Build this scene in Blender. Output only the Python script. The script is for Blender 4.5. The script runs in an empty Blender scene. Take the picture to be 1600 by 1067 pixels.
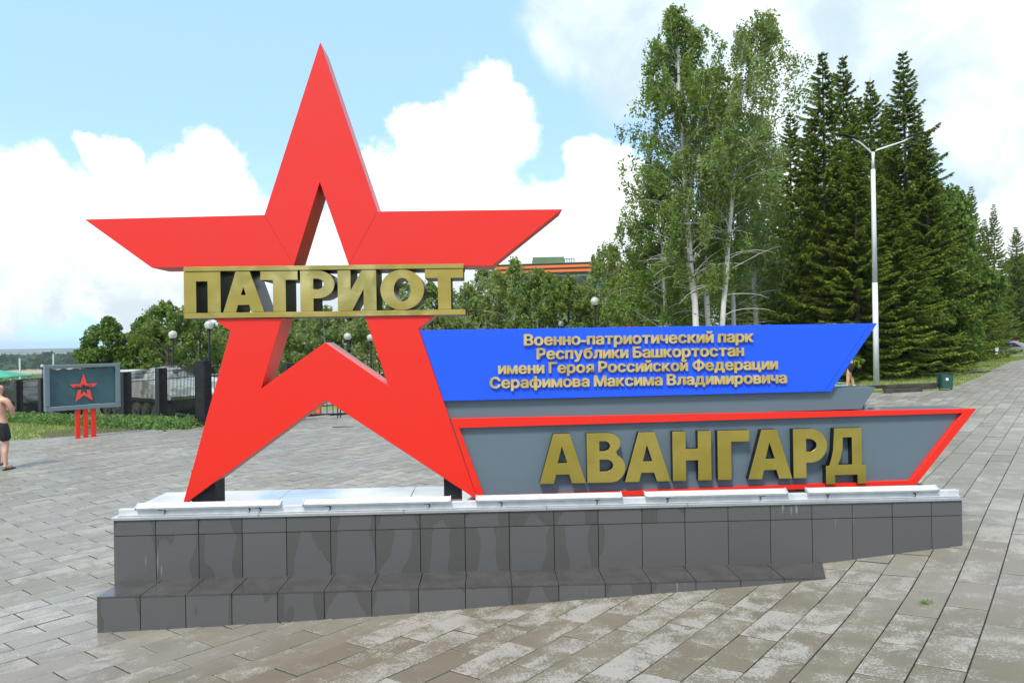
import bpy, bmesh, math, random
import numpy as np
from mathutils import Vector, Matrix
rnd = random.Random(7)
NR = np.random.default_rng(11)
SC = bpy.context.scene
COL = SC.collection
R = math.radians
F = 1100.0            # focal length in pixels of the 1600 px wide photograph
ROLL = 0.0155
EYE = 1.80            # eye height over the paving under the camera; world z=0 there

# ------------------------------------------------------------------ camera
cam = bpy.data.cameras.new('camera'); camo = bpy.data.objects.new('camera', cam); COL.objects.link(camo)
cam.sensor_width = 36.0; cam.lens = 36.0 * F / 1600.0
cam.clip_start = 0.05; cam.clip_end = 30000
camo.matrix_world = Matrix.Translation((0, 0, EYE)) @ Matrix.Rotation(R(90) + math.atan(1.5 / F), 4, 'X') @ Matrix.Rotation(-ROLL, 4, 'Z')
SC.camera = camo

# ------------------------------------------------------------------ colour management / render
SC.view_settings.view_transform = 'Standard'; SC.view_settings.look = 'None'
SC.view_settings.gamma = 1.0; SC.view_settings.use_curve_mapping = False
SC.view_settings.exposure = 0.50
SC.render.engine = 'CYCLES'
SC.cycles.use_denoising = True
SC.cycles.max_bounces = 6; SC.cycles.diffuse_bounces = 3; SC.cycles.glossy_bounces = 3
SC.cycles.transparent_max_bounces = 4; SC.cycles.caustics_reflective = False; SC.cycles.caustics_refractive = False

def ray(px, py):
    """direction (y = 1) through a point of the 1600x1067 photograph"""
    x = (px - 800) / F; z = -(py - 535) / F
    c, s = math.cos(ROLL), math.sin(ROLL)
    return Vector((c * x + s * z, 1, -s * x + c * z))
def at(px, py, Y):
    d = ray(px, py); return Vector((d.x * Y, Y, EYE + d.z * Y))

# ------------------------------------------------------------------ sky
SUN_EL, SUN_AZ = R(56), R(205)      # azimuth clockwise from +y: behind the camera, a little to the left
world = bpy.data.worlds.new('World'); SC.world = world; world.use_nodes = True
nt = world.node_tree; nt.nodes.clear()
def N(tree, typ, **kw):
    n = tree.nodes.new(typ)
    for k, v in kw.items():
        if k == 'inp':
            for a, b in v.items(): n.inputs[a].default_value = b
        else: setattr(n, k, v)
    return n
def math_n(tree, op, a, b=None, clamp=False, c=None):
    n = tree.nodes.new('ShaderNodeMath'); n.operation = op; n.use_clamp = clamp
    for i, v in enumerate((a, b, c)):
        if v is None: continue
        if isinstance(v, (int, float)): n.inputs[i].default_value = v
        else: tree.links.new(v, n.inputs[i])
    return n.outputs[0]
def mixc(tree, fac, a, b, blend='MIX'):
    n = tree.nodes.new('ShaderNodeMix'); n.data_type = 'RGBA'; n.blend_type = blend
    for s, v in ((n.inputs[0], fac), (n.inputs[6], a), (n.inputs[7], b)):
        if isinstance(v, (int, float)): s.default_value = v
        elif isinstance(v, tuple): s.default_value = (*v, 1) if len(v) == 3 else v
        else: tree.links.new(v, s)
    return n.outputs[2]
def ramp(tree, val, lo, hi, smooth=True):
    n = tree.nodes.new('ShaderNodeMapRange'); n.interpolation_type = 'SMOOTHSTEP' if smooth else 'LINEAR'
    tree.links.new(val, n.inputs[0]); n.inputs[1].default_value = lo; n.inputs[2].default_value = hi
    return n.outputs[0]
def noise(tree, vec, scale, detail=4, rough=.55, dist=0, col=False, dim='3D'):
    n = tree.nodes.new('ShaderNodeTexNoise'); n.noise_dimensions = dim
    if vec is not None: tree.links.new(vec, n.inputs['Vector'])
    n.inputs['Scale'].default_value = scale; n.inputs['Detail'].default_value = detail
    n.inputs['Roughness'].default_value = rough; n.inputs['Distortion'].default_value = dist
    return n.outputs[1 if col else 0]

sky = N(nt, 'ShaderNodeTexSky', sky_type='NISHITA', sun_disc=False, sun_elevation=SUN_EL, sun_rotation=SUN_AZ,
        altitude=200, air_density=1.0, dust_density=1.5, ozone_density=1.0)
tc = nt.nodes.new('ShaderNodeTexCoord'); dirv = tc.outputs['Generated']
def blobs(lst, warp):
    cur = None
    for px, py, r in lst:
        d = ray(px, py); L = d.length; d = d.normalized()
        s = nt.nodes.new('ShaderNodeVectorMath'); s.operation = 'DISTANCE'
        nt.links.new(warp, s.inputs[0]); s.inputs[1].default_value = d
        v = math_n(nt, 'SUBTRACT', 1.0, math_n(nt, 'DIVIDE', s.outputs['Value'], r / F / L))
        cur = v if cur is None else math_n(nt, 'SMOOTH_MAX', cur, v, c=0.15)
    return cur
wn = noise(nt, dirv, 7.0, 7, .62, 0.0, True)
wv = nt.nodes.new('ShaderNodeVectorMath'); wv.operation = 'MULTIPLY_ADD'
nt.links.new(wn, wv.inputs[0]); wv.inputs[1].default_value = (.10, .10, .10); 
wadd = nt.nodes.new('ShaderNodeVectorMath'); wadd.operation = 'ADD'; nt.links.new(dirv, wadd.inputs[0]); wadd.inputs[1].default_value = (-.05, -.05, -.05)
nt.links.new(wadd.outputs[0], wv.inputs[2]); warp = wv.outputs[0]
CUM = [(700, 270, 105), (755, 205, 85), (660, 215, 60), (775, 165, 48), (600, 330, 100), (720, 360, 140), (815, 360, 80), (575, 290, 55),
       (935, 275, 70), (908, 250, 42), (960, 320, 80), (880, 350, 70), (318, 255, 62), (285, 290, 70), (350, 300, 45), (165, 242, 34), (205, 238, 34),
       (60, 300, 70), (130, 330, 80), (-10, 290, 60), (60, 390, 140), (220, 360, 110), (350, 370, 90), (460, 380, 80), (-150, 320, 110), (-320, 300, 120),
       (1000, 400, 120), (1180, 420, 160), (500, 450, 140), (800, 450, 130), (1400, 480, 150), (1700, 430, 200), (250, 450, 120), (-100, 450, 150)]
cum = blobs(CUM, warp)
cn = noise(nt, dirv, 22.0, 6, .65)
cumf = math_n(nt, 'ADD', cum, math_n(nt, 'MULTIPLY', math_n(nt, 'SUBTRACT', cn, .5), .75))
cmask = ramp(nt, cumf, -.02, .26)
VEIL = [(1050, 0, 210), (1240, 120, 240), (1400, 0, 260), (1600, 100, 260), (1700, 350, 300), (1250, 300, 200), (930, 20, 110), (1900, 0, 400)]
veil = blobs(VEIL, warp)
vn = noise(nt, dirv, 5.0, 6, .55, .3)
vmask = ramp(nt, math_n(nt, 'ADD', veil, math_n(nt, 'MULTIPLY', math_n(nt, 'SUBTRACT', vn, .5), 1.2)), -.02, .42)
# scattered cloud over the rest of the sky
gn = noise(nt, dirv, 2.3, 8, .6, .2)
sep = nt.nodes.new('ShaderNodeSeparateXYZ'); nt.links.new(dirv, sep.inputs[0])
behind = ramp(nt, sep.outputs[1], .35, .0)
gmask = math_n(nt, 'MULTIPLY', ramp(nt, gn, .44, .58), behind)
horiz = ramp(nt, sep.outputs[2], .30, .0)       # milky air towards the horizon
base = mixc(nt, math_n(nt, 'ADD', math_n(nt, 'MULTIPLY', horiz, .35), .52), sky.outputs[0], (5.4, 8.9, 13.4))
shade = noise(nt, dirv, 6.0, 5, .6, .4)
veilcol = mixc(nt, ramp(nt, shade, .35, .62), (5.0, 6.2, 6.9), (7.8, 8.6, 9.0))
lowc = ramp(nt, sep.outputs[2], .17, .05)
cumhi = mixc(nt, ramp(nt, shade, .30, .60), (7.6, 8.3, 8.6), (9.8, 10.0, 10.0))
cumlo = mixc(nt, ramp(nt, noise(nt, dirv, 9.0, 6, .6, .5), .42, .60), (5.6, 6.3, 6.7), (7.6, 8.0, 8.2))
cumcol = mixc(nt, lowc, cumhi, cumlo)
c1 = mixc(nt, vmask, base, veilcol)
c2 = mixc(nt, gmask, c1, cumcol)
c3 = mixc(nt, cmask, c2, cumcol)
bg = nt.nodes.new('ShaderNodeBackground'); bg.inputs[1].default_value = 0.10
nt.links.new(c3, bg.inputs[0])
wo = nt.nodes.new('ShaderNodeOutputWorld'); nt.links.new(bg.outputs[0], wo.inputs[0])

sl = bpy.data.lights.new('sun', 'SUN'); sl.energy = 2.8; sl.angle = R(11); sl.color = (1, .93, .83)
so = bpy.data.objects.new('sun', sl); COL.objects.link(so)
sd = Vector((math.sin(SUN_AZ) * math.cos(SUN_EL), math.cos(SUN_AZ) * math.cos(SUN_EL), math.sin(SUN_EL)))
so.rotation_euler = sd.to_track_quat('Z', 'Y').to_euler(); so.location = (0, -5, 12)

# ------------------------------------------------------------------ materials
MATS = {}
def mat(name, color, rough=.6, metal=0, build=None, coat=0, spec=.5):
    if name in MATS: return MATS[name]
    m = bpy.data.materials.new(name); m.use_nodes = True; t = m.node_tree
    b = t.nodes['Principled BSDF']
    b.inputs['Base Color'].default_value = (*color, 1); b.inputs['Roughness'].default_value = rough
    b.inputs['Metallic'].default_value = metal; b.inputs['Coat Weight'].default_value = coat
    b.inputs['Coat Roughness'].default_value = .06; b.inputs['Specular IOR Level'].default_value = spec
    m.diffuse_color = (*color, 1)
    if build: build(t, b)
    MATS[name] = m; return m
def pos(t): return t.nodes.new('ShaderNodeNewGeometry').outputs['Position']
def obc(t): return t.nodes.new('ShaderNodeTexCoord').outputs['Object']
def bump(t, b, h, strength=.3, dist=.01):
    n = t.nodes.new('ShaderNodeBump'); n.inputs['Strength'].default_value = strength; n.inputs['Distance'].default_value = dist
    t.links.new(h, n.inputs['Height']); t.links.new(n.outputs[0], b.inputs['Normal'])
def varied(c1, c2, scale, detail=5, rough=None, bmp=0, lo=.35, hi=.65):
    def f(t, b):
        p = pos(t); n = noise(t, p, scale, detail, .6)
        t.links.new(mixc(t, ramp(t, n, lo, hi), c1, c2), b.inputs['Base Color'])
        if rough: 
            rr = t.nodes.new('ShaderNodeMapRange'); t.links.new(noise(t, p, scale * .6, 4), rr.inputs[0])
            rr.inputs[1].default_value = .3; rr.inputs[2].default_value = .7; rr.inputs[3].default_value = rough[0]; rr.inputs[4].default_value = rough[1]
            t.links.new(rr.outputs[0], b.inputs['Roughness'])
        if bmp: bump(t, b, noise(t, p, scale * 8, 5), bmp)
    return f
# painted aluminium sheet: faint unevenness, dust specks
def painted(c):
    def f(t, b):
        p = pos(t)
        n = noise(t, p, 1.1, 3); d = ramp(t, noise(t, p, 60, 2, .5), .70, .78)
        k = mixc(t, math_n(t, 'MULTIPLY', ramp(t, n, .3, .7), .10), c, tuple(min(1, x * .75 + .02) for x in c))
        k = mixc(t, math_n(t, 'MULTIPLY', d, .22), k, (.35, .30, .27))
        t.links.new(k, b.inputs['Base Color'])
        bump(t, b, noise(t, p, 1.6, 2), .05, .02)
    return f
RED = mat('red_paint', (.78, .035, .022), .36, 0, painted((.76, .020, .008)), coat=.12, spec=.42); RED.node_tree.nodes['Principled BSDF'].inputs['Coat Roughness'].default_value = .28
BLUE = mat('blue_paint', (.02, .10, .80), .42, 0, painted((.012, .098, .95)), coat=.05, spec=.35)
GREY = mat('grey_paint', (.09, .13, .16), .35, 0, painted((.110, .158, .190)), coat=.15)
BLACKS = mat('black_side', (.008, .008, .009), .36, 0, varied((.005, .005, .006), (.012, .012, .014), 4), spec=.3)
DARKST = mat('black_steel', (.012, .013, .016), .5, 0, varied((.009, .010, .012), (.018, .019, .023), 6), spec=.3)
def gold(t, b):
    p = pos(t)
    n = noise(t, p, 4.5, 3, .5, .6); s = noise(t, p, 1.6, 2)
    k = mixc(t, ramp(t, n, .3, .7), (.40, .31, .085), (.62, .52, .21))
    t.links.new(mixc(t, ramp(t, s, .35, .65), k, (.46, .34, .075)), b.inputs['Base Color'])
    rr = t.nodes.new('ShaderNodeMapRange'); t.links.new(n, rr.inputs[0]); rr.inputs[1].default_value = .3; rr.inputs[2].default_value = .7
    rr.inputs[3].default_value = .30; rr.inputs[4].default_value = .46; t.links.new(rr.outputs[0], b.inputs['Roughness'])
    bump(t, b, noise(t, p, 2.6, 2), .22, .05)
GOLD = mat('brushed_gold', (.4, .3, .08), .36, .75, gold)
GOLD2 = mat('small_letter_gold', (.52, .42, .16), .42, .25, varied((.46, .35, .11), (.62, .50, .22), 9))
GOLDB = mat('dark_brass', (.32, .25, .05), .34, .7, varied((.40, .315, .055), (.50, .40, .09), 1.6, rough=(.28, .40)))
WHITEM = mat('galvanised_sheet', (.62, .66, .68), .16, .75, varied((.66, .69, .71), (.56, .60, .62), 2.2, rough=(.08, .22)))
ALU = mat('aluminium_profile', (.6, .62, .63), .5, .15, varied((.62, .65, .66), (.52, .55, .57), 8))
LENS = mat('lamp_lens', (.55, .60, .64), .35)
RUBBER = mat('black_rubber', (.012, .012, .012), .6)
def stone(t, b):
    p = pos(t); oi = t.nodes.new('ShaderNodeObjectInfo')
    n = noise(t, p, 1.2, 2); fine = noise(t, p, 260, 2, .7)
    sp = ramp(t, fine, .62, .78)
    tcg = t.nodes.new('ShaderNodeTexCoord'); sg = t.nodes.new('ShaderNodeSeparateXYZ'); t.links.new(tcg.outputs['Generated'], sg.inputs[0])
    seppx = t.nodes.new('ShaderNodeSeparateXYZ'); t.links.new(p, seppx.inputs[0])
    ex = math_n(t, 'SUBTRACT', 1.0, math_n(t, 'ABSOLUTE', math_n(t, 'MULTIPLY_ADD', sg.outputs[0], 2.0, c=-1.0)))
    cb_ = t.nodes.new('ShaderNodeCombineXYZ'); t.links.new(math_n(t, 'MULTIPLY', oi.outputs['Random'], 91), cb_.inputs[0])
    av = t.nodes.new('ShaderNodeVectorMath'); av.operation = 'ADD'; t.links.new(p, av.inputs[0]); t.links.new(cb_.outputs[0], av.inputs[1])
    ast = t.nodes.new('ShaderNodeVectorMath'); ast.operation = 'MULTIPLY'; t.links.new(av.outputs[0], ast.inputs[0]); ast.inputs[1].default_value = (1, 1, .45)
    nn_ = noise(t, ast.outputs[0], 4.5, 1.0, .35, .1)
    sv1 = math_n(t, 'MULTIPLY_ADD', ex, .55, c=math_n(t, 'MULTIPLY', math_n(t, 'SUBTRACT', nn_, .5), 1.5))
    sv2 = math_n(t, 'ADD', sv1, math_n(t, 'ADD', math_n(t, 'MULTIPLY', math_n(t, 'FRACT', math_n(t, 'MULTIPLY', oi.outputs['Random'], 7.31)), .75), math_n(t, 'MULTIPLY_ADD', sg.outputs[2], -.22, c=math_n(t, 'MULTIPLY', ramp(t, seppx.outputs[0], 1.2, 2.2), .8))))
    st = ramp(t, sv2, .34, .37)                     # dried stone between damp joints
    tile = math_n(t, 'MULTIPLY_ADD', oi.outputs['Random'], .14, c=.92)
    k = mixc(t, st, (.078, .078, .076), (.094, .096, .097))
    k = mixc(t, 1.0, k, mixc(t, tile, (0, 0, 0), (1.0, 1.0, 1.0)), 'MULTIPLY')
    k = mixc(t, math_n(t, 'MULTIPLY', sp, .35), k, (.20, .20, .19))
    sv = t.nodes.new('ShaderNodeVectorMath'); sv.operation = 'MULTIPLY'; t.links.new(p, sv.inputs[0]); sv.inputs[1].default_value = (1, 1, .05)
    streak = math_n(t, 'MULTIPLY', ramp(t, noise(t, sv.outputs[0], 55, 3, .6), .60, .70), ramp(t, noise(t, p, 1.7, 2), .60, .68))
    k = mixc(t, math_n(t, 'MULTIPLY', streak, .6), k, (.34, .37, .38))
    t.links.new(k, b.inputs['Base Color'])
    rr = math_n(t, 'MULTIPLY_ADD', st, .16, c=.26); t.links.new(rr, b.inputs['Roughness'])
    bump(t, b, fine, .08, .002)
STONE = mat('granite_tile', (.09, .09, .09), .4, 0, stone)
STEPM = mat('granite_step', (.07, .07, .068), .12, 0, varied((.060, .058, .056), (.080, .078, .074), 5, rough=(.10, .30)))
JOINT = mat('dirty_joint', (.08, .075, .055), .9, 0, varied((.050, .046, .036), (.130, .120, .088), 14))
MORTAR = mat('dark_mortar', (.05, .047, .040), .9)
A_DIR = Vector((math.cos(R(51)), math.sin(R(51)), 0)); B_DIR = Vector((-math.sin(R(51)), math.cos(R(51)), 0))
def paver(t, b):
    p = pos(t)
    def dot(v):
        n = t.nodes.new('ShaderNodeVectorMath'); n.operation = 'DOT_PRODUCT'; t.links.new(p, n.inputs[0]); n.inputs[1].default_value = v; return n.outputs['Value']
    u = math_n(t, 'DIVIDE', dot(A_DIR), .60); v = math_n(t, 'DIVIDE', dot(B_DIR), .27)
    row = math_n(t, 'FLOOR', v)
    wr = t.nodes.new('ShaderNodeTexWhiteNoise'); wr.noise_dimensions = '1D'; t.links.new(row, wr.inputs['W'])
    cell = math_n(t, 'FLOOR', math_n(t, 'ADD', u, math_n(t, 'MULTIPLY', math_n(t, 'MODULO', math_n(t, 'ABSOLUTE', row), 2), .5)))
    cmb = t.nodes.new('ShaderNodeCombineXYZ'); t.links.new(cell, cmb.inputs[0]); t.links.new(row, cmb.inputs[1])
    wn2 = t.nodes.new('ShaderNodeTexWhiteNoise'); wn2.noise_dimensions = '2D'; t.links.new(cmb.outputs[0], wn2.inputs['Vector'])
    rv = wn2.outputs['Value']
    sepc = t.nodes.new('ShaderNodeSeparateColor'); t.links.new(wn2.outputs['Color'], sepc.inputs[0])
    seppos = t.nodes.new('ShaderNodeSeparateXYZ'); t.links.new(p, seppos.inputs[0])
    # damp brown film over the paving in front of the plinth, lighter and dry behind it
    big = noise(t, p, .45, 3, .5)
    front = math_n(t, 'ADD', seppos.outputs[1], math_n(t, 'MULTIPLY', math_n(t, 'SUBTRACT', big, .5), 3.0))
    dry = ramp(t, math_n(t, 'ADD', front, math_n(t, 'MULTIPLY', math_n(t, 'ABSOLUTE', math_n(t, 'SUBTRACT', seppos.outputs[0], .6)), .85)), 6.0, 8.6)
    damp = mixc(t, rv, (.165, .146, .104), (.202, .182, .134))
    dryc = mixc(t, rv, (.205, .190, .155), (.252, .236, .196))
    k = mixc(t, dry, damp, dryc)
    k = mixc(t, math_n(t, 'MULTIPLY', ramp(t, noise(t, p, 5, 5, .6), .35, .7), .35), k, mixc(t, dry, (.125, .11, .082), (.185, .176, .156)))
    # lime bloom: torn patches, on some slabs much more than others
    pv = t.nodes.new('ShaderNodeVectorMath'); pv.operation = 'ADD'; t.links.new(p, pv.inputs[0]); t.links.new(wn2.outputs['Color'], pv.inputs[1])
    pn = noise(t, pv.outputs[0], 4.2, 4, .6, .5); gr = noise(t, p, 60, 5, .85)
    amt = math_n(t, 'MULTIPLY_ADD', math_n(t, 'POWER', sepc.outputs[1], 1.6), .21, c=-.07)
    zone = math_n(t, 'ADD', math_n(t, 'MULTIPLY', math_n(t, 'SUBTRACT', noise(t, p, .33, 2), .46), .40), math_n(t, 'MULTIPLY', ramp(t, seppos.outputs[0], -1.5, 3.5), math_n(t, 'MULTIPLY', ramp(t, seppos.outputs[1], 9.0, 5.0), .075)))
    s = math_n(t, 'ADD', math_n(t, 'ADD', pn, amt), math_n(t, 'ADD', zone, math_n(t, 'MULTIPLY', math_n(t, 'SUBTRACT', gr, .5), 1.5)))
    bloom = ramp(t, s, .60, .66)
    k = mixc(t, math_n(t, 'MULTIPLY', bloom, .80), k, mixc(t, dry, (.37, .36, .325), (.35, .335, .295)))
    k = mixc(t, math_n(t, 'MULTIPLY', ramp(t, noise(t, p, 150, 2), .55, .75), .25), k, (.10, .095, .085))
    t.links.new(k, b.inputs['Base Color'])
    wet = math_n(t, 'SUBTRACT', 1.0, ramp(t, noise(t, p, .9, 3, .5), .40, .58))
    r1 = math_n(t, 'MULTIPLY_ADD', bloom, .25, c=math_n(t, 'MULTIPLY_ADD', wet, -.22, c=.62))
    pd = t.nodes.new('ShaderNodeVectorMath'); pd.operation = 'DISTANCE'; t.links.new(p, pd.inputs[0]); pd.inputs[1].default_value = (-4.15, 6.15, EYE - 2.35)
    wetp = ramp(t, math_n(t, 'ADD', pd.outputs['Value'], math_n(t, 'ADD', math_n(t, 'MULTIPLY', rv, 1.2), math_n(t, 'MULTIPLY', math_n(t, 'SUBTRACT', noise(t, p, 3.0, 3), .5), 1.6))), 1.45, 1.05)
    r1 = math_n(t, 'MULTIPLY', r1, math_n(t, 'MULTIPLY_ADD', wetp, -.88, c=1.0))
    t.links.new(r1, b.inputs['Roughness'])
    bump(t, b, gr, .25, .004)
PAVER = mat('concrete_paver', (.25, .24, .22), .6, 0, paver, spec=.22)
def grassland(t, b):
    p = pos(t)
    def dist(): 
        n = t.nodes.new('ShaderNodeVectorMath'); n.operation = 'LENGTH'; t.links.new(p, n.inputs[0]); return n.outputs['Value']
    r = dist()
    n1 = noise(t, p, 1.6, 6, .65); near = mixc(t, ramp(t, n1, .32, .68), (.120, .165, .038), (.230, .280, .075))
    near = mixc(t, math_n(t, 'MULTIPLY', ramp(t, noise(t, p, .5, 5), .56, .70), .8), near, (.075, .052, .034))
    vo = t.nodes.new('ShaderNodeTexVoronoi'); vo.inputs['Scale'].default_value = .0016; t.links.new(p, vo.inputs['Vector'])
    sc_ = t.nodes.new('ShaderNodeSeparateColor'); t.links.new(vo.outputs['Color'], sc_.inputs[0])
    fld = mixc(t, ramp(t, sc_.outputs[0], .35, .45), (.075, .125, .055), (.33, .30, .17))
    fld = mixc(t, ramp(t, sc_.outputs[1], .62, .66), fld, (.05, .085, .035))
    fld = mixc(t, ramp(t, noise(t, p, .0016, 6, .6), .44, .50), fld, (.032, .06, .028))
    t.links.new(mixc(t, ramp(t, r, 200, 420), near, fld), b.inputs['Base Color'])
    bump(t, b, noise(t, p, 20, 5), .5, .03)
GRASSG = mat('grass_ground', (.08, .12, .03), .9, 0, grassland)
SOIL = mat('bare_soil', (.09, .06, .042), .95, 0, varied((.055, .038, .026), (.13, .092, .066), 5, bmp=.6))
ASPH = mat('pale_asphalt', (.20, .20, .195), .85, 0, varied((.17, .17, .165), (.24, .24, .235), 1.5, bmp=.2))
def leafmat(c1, c2, c3):
    def f(t, b):
        g = t.nodes.new('ShaderNodeNewGeometry'); p = g.outputs['Position']
        k = mixc(t, g.outputs['Random Per Island'], c1, c2)
        k = mixc(t, ramp(t, noise(t, p, .55, 3), .42, .62), k, c3)
        t.links.new(k, b.inputs['Base Color'])
    return f
def leaf(name, c1, c2, c3, trans=.25):
    m = mat(name, c1, .5, 0, leafmat(c1, c2, c3), spec=.12)
    t = m.node_tree; b = t.nodes['Principled BSDF']; out = [n for n in t.nodes if n.type == 'OUTPUT_MATERIAL'][0]
    tr = t.nodes.new('ShaderNodeBsdfTranslucent'); mx = t.nodes.new('ShaderNodeMixShader'); mx.inputs[0].default_value = trans
    src = b.inputs['Base Color'].links[0].from_socket; t.links.new(src, tr.inputs[0])
    t.links.new(b.outputs[0], mx.inputs[1]); t.links.new(tr.outputs[0], mx.inputs[2]); t.links.new(mx.outputs[0], out.inputs[0])
    return m
L_BIRCH = leaf('birch_leaves', (.135, .220, .036), (.240, .330, .080), (.190, .260, .045), .42)
L_PALE = leaf('pale_birch_leaves', (.180, .260, .068), (.310, .390, .135), (.220, .285, .065), .42)
L_YELLOW = leaf('yellowing_leaves', (.13, .15, .035), (.20, .20, .05), (.24, .10, .04))
L_BROAD = leaf('broad_leaves', (.085, .155, .030), (.175, .265, .060), (.120, .190, .035), .3)
L_SPRUCE = leaf('spruce_needles', (.055, .098, .013), (.140, .205, .026), (.088, .140, .016), .25)
L_SPRUCET = leaf('spruce_fresh_needles', (.140, .215, .026), (.270, .345, .048), (.200, .260, .035), .3)
L_GRASS = leaf('grass_blades', (.170, .240, .050), (.290, .360, .090), (.22, .27, .07), .35)
L_WEED = leaf('weed_leaves', (.11, .21, .055), (.20, .32, .10), (.15, .25, .07), .3)
def birchbark(t, b):
    p = pos(t); sv = t.nodes.new('ShaderNodeVectorMath'); sv.operation = 'MULTIPLY'; t.links.new(p, sv.inputs[0]); sv.inputs[1].default_value = (1, 1, 3.0)
    n = noise(t, sv.outputs[0], 2.2, 5, .7)
    t.links.new(mixc(t, ramp(t, n, .58, .66), (.60, .585, .55), (.07, .06, .05)), b.inputs['Base Color'])
BBARK = mat('birch_bark', (.6, .58, .54), .7, 0, birchbark)
TWIG = mat('pale_twig', (.30, .27, .23), .7)
BARK = mat('brown_bark', (.07, .05, .035), .9, 0, varied((.04, .03, .022), (.11, .085, .065), 6, bmp=.6))
SKIN = mat('skin', (.58, .33, .22), .5, 0, varied((.62, .36, .25), (.54, .30, .20), 5)); SKIN.node_tree.nodes['Principled BSDF'].inputs['Subsurface Weight'].default_value = .08
CLOTHB = mat('black_cloth', (.012, .012, .015), .85, 0, varied((.009, .009, .011), (.022, .022, .026), 14, bmp=.3))
CLOTHW = mat('white_cloth', (.75, .75, .74), .8)
DENIM = mat('light_blue_cloth', (.28, .42, .52), .85, 0, varied((.24, .37, .47), (.33, .47, .57), 20))
WHITEP = mat('white_post_paint', (.66, .70, .72), .4, 0, varied((.70, .73, .74), (.58, .62, .64), 1.5))
GREENP = mat('dark_green_paint', (.02, .09, .07), .5)
def globe(t, b):
    b.inputs['Transmission Weight'].default_value = .45; b.inputs['IOR'].default_value = 1.15
GLOBE = mat('milky_globe', (.80, .80, .74), .12, 0, globe, coat=.6)
GLASS = mat('dark_glass', (.03, .035, .04), .06, 0, coat=.5)
ARMOUR = mat('pale_armour_paint', (.34, .36, .33), .6, 0, varied((.22, .24, .21), (.46, .48, .45), 1.1, lo=.42, hi=.5))
ARMOURM = mat('grey_armour_paint', (.18, .20, .18), .6, 0, varied((.13, .15, .13), (.26, .28, .25), 1.3))
ARMOURD = mat('olive_armour_paint', (.07, .08, .06), .7, 0, varied((.05, .06, .045), (.11, .12, .09), 1.6))
TRACK = mat('track_steel', (.03, .03, .03), .7)
CARW = mat('white_car_paint', (.7, .71, .72), .25, 0, coat=.6)
CARS = mat('silver_car_paint', (.38, .41, .44), .28, .5, coat=.6)
CARD = mat('dark_car_paint', (.05, .06, .08), .25, 0, coat=.6)
LRED = mat('red_plastic', (.55, .03, .03), .3); LBLUE = mat('blue_plastic', (.03, .16, .6), .3)
ORANGE = mat('orange_plastic', (.75, .12, .02), .5)
def wood(t, b):
    p = pos(t); t.links.new(mixc(t, ramp(t, noise(t, p, 3, 5), .35, .65), (.022, .018, .015), (.060, .050, .042)), b.inputs['Base Color'])
WOODD = mat('tarred_timber', (.03, .025, .02), .7, 0, wood)
BILL = mat('banner_cloth', (.03, .085, .10), .45, 0, varied((.030, .085, .10), (.042, .105, .12), 1.6))
BILLF = mat('billboard_frame', (.14, .19, .22), .45)
EMBLEM = mat('printed_red', (.80, .07, .05), .5); PRINTB = mat('printed_black', (.008, .008, .01), .6)
TARP = mat('green_tarpaulin', (.05, .30, .19), .6)
BWALL = mat('green_cladding', (.12, .20, .10), .7, 0, varied((.11, .18, .095), (.15, .23, .13), .6))
BORANGE = mat('orange_ribbon', (.75, .17, .03), .6); BBLACK = mat('black_ribbon', (.015, .015, .015), .6)

# ------------------------------------------------------------------ object helpers
def link(o, parent=None):
    COL.objects.link(o)
    if parent is not None: o.parent = parent
    return o
def tag(o, label=None, cat=None, group=None, kind=None):
    if label: o['label'] = label
    if cat: o['category'] = cat
    if group: o['group'] = group
    if kind: o['kind'] = kind
    return o
def thing(name, loc, label, cat, group=None, rz=0):
    o = bpy.data.objects.new(name, None); o.empty_display_size = .2
    o.location = loc; o.rotation_euler = (0, 0, rz); link(o); return tag(o, label, cat, group)
def mesh_np(name, V, Fa, mats, parent=None, smooth=False, org=None, midx=None):
    """V (n,3) array, Fa list of faces or (m,k) int array"""
    V = np.asarray(V, dtype=np.float64)
    if org is not None: V = V - np.asarray(org)
    me = bpy.data.meshes.new(name)
    if isinstance(Fa, np.ndarray):
        m, k = Fa.shape
        me.vertices.add(len(V)); me.vertices.foreach_set('co', V.astype(np.float32).ravel())
        me.loops.add(m * k); me.loops.foreach_set('vertex_index', Fa.astype(np.int32).ravel())
        me.polygons.add(m); me.polygons.foreach_set('loop_start', np.arange(0, m * k, k, dtype=np.int32))
        try: me.polygons.foreach_set('loop_total', np.full(m, k, dtype=np.int32))
        except Exception: pass
        me.update(calc_edges=True)
    else:
        me.from_pydata([tuple(v) for v in V], [], Fa); me.update()
    if not isinstance(mats, (list, tuple)): mats = [mats]
    for m_ in mats: me.materials.append(m_)
    if midx is not None: me.polygons.foreach_set('material_index', np.asarray(midx, dtype=np.int32))
    me.polygons.foreach_set('use_smooth', np.full(len(me.polygons), bool(smooth), dtype=bool))
    me.update()
    o = bpy.data.objects.new(name, me)
    return link(o, parent)
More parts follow.
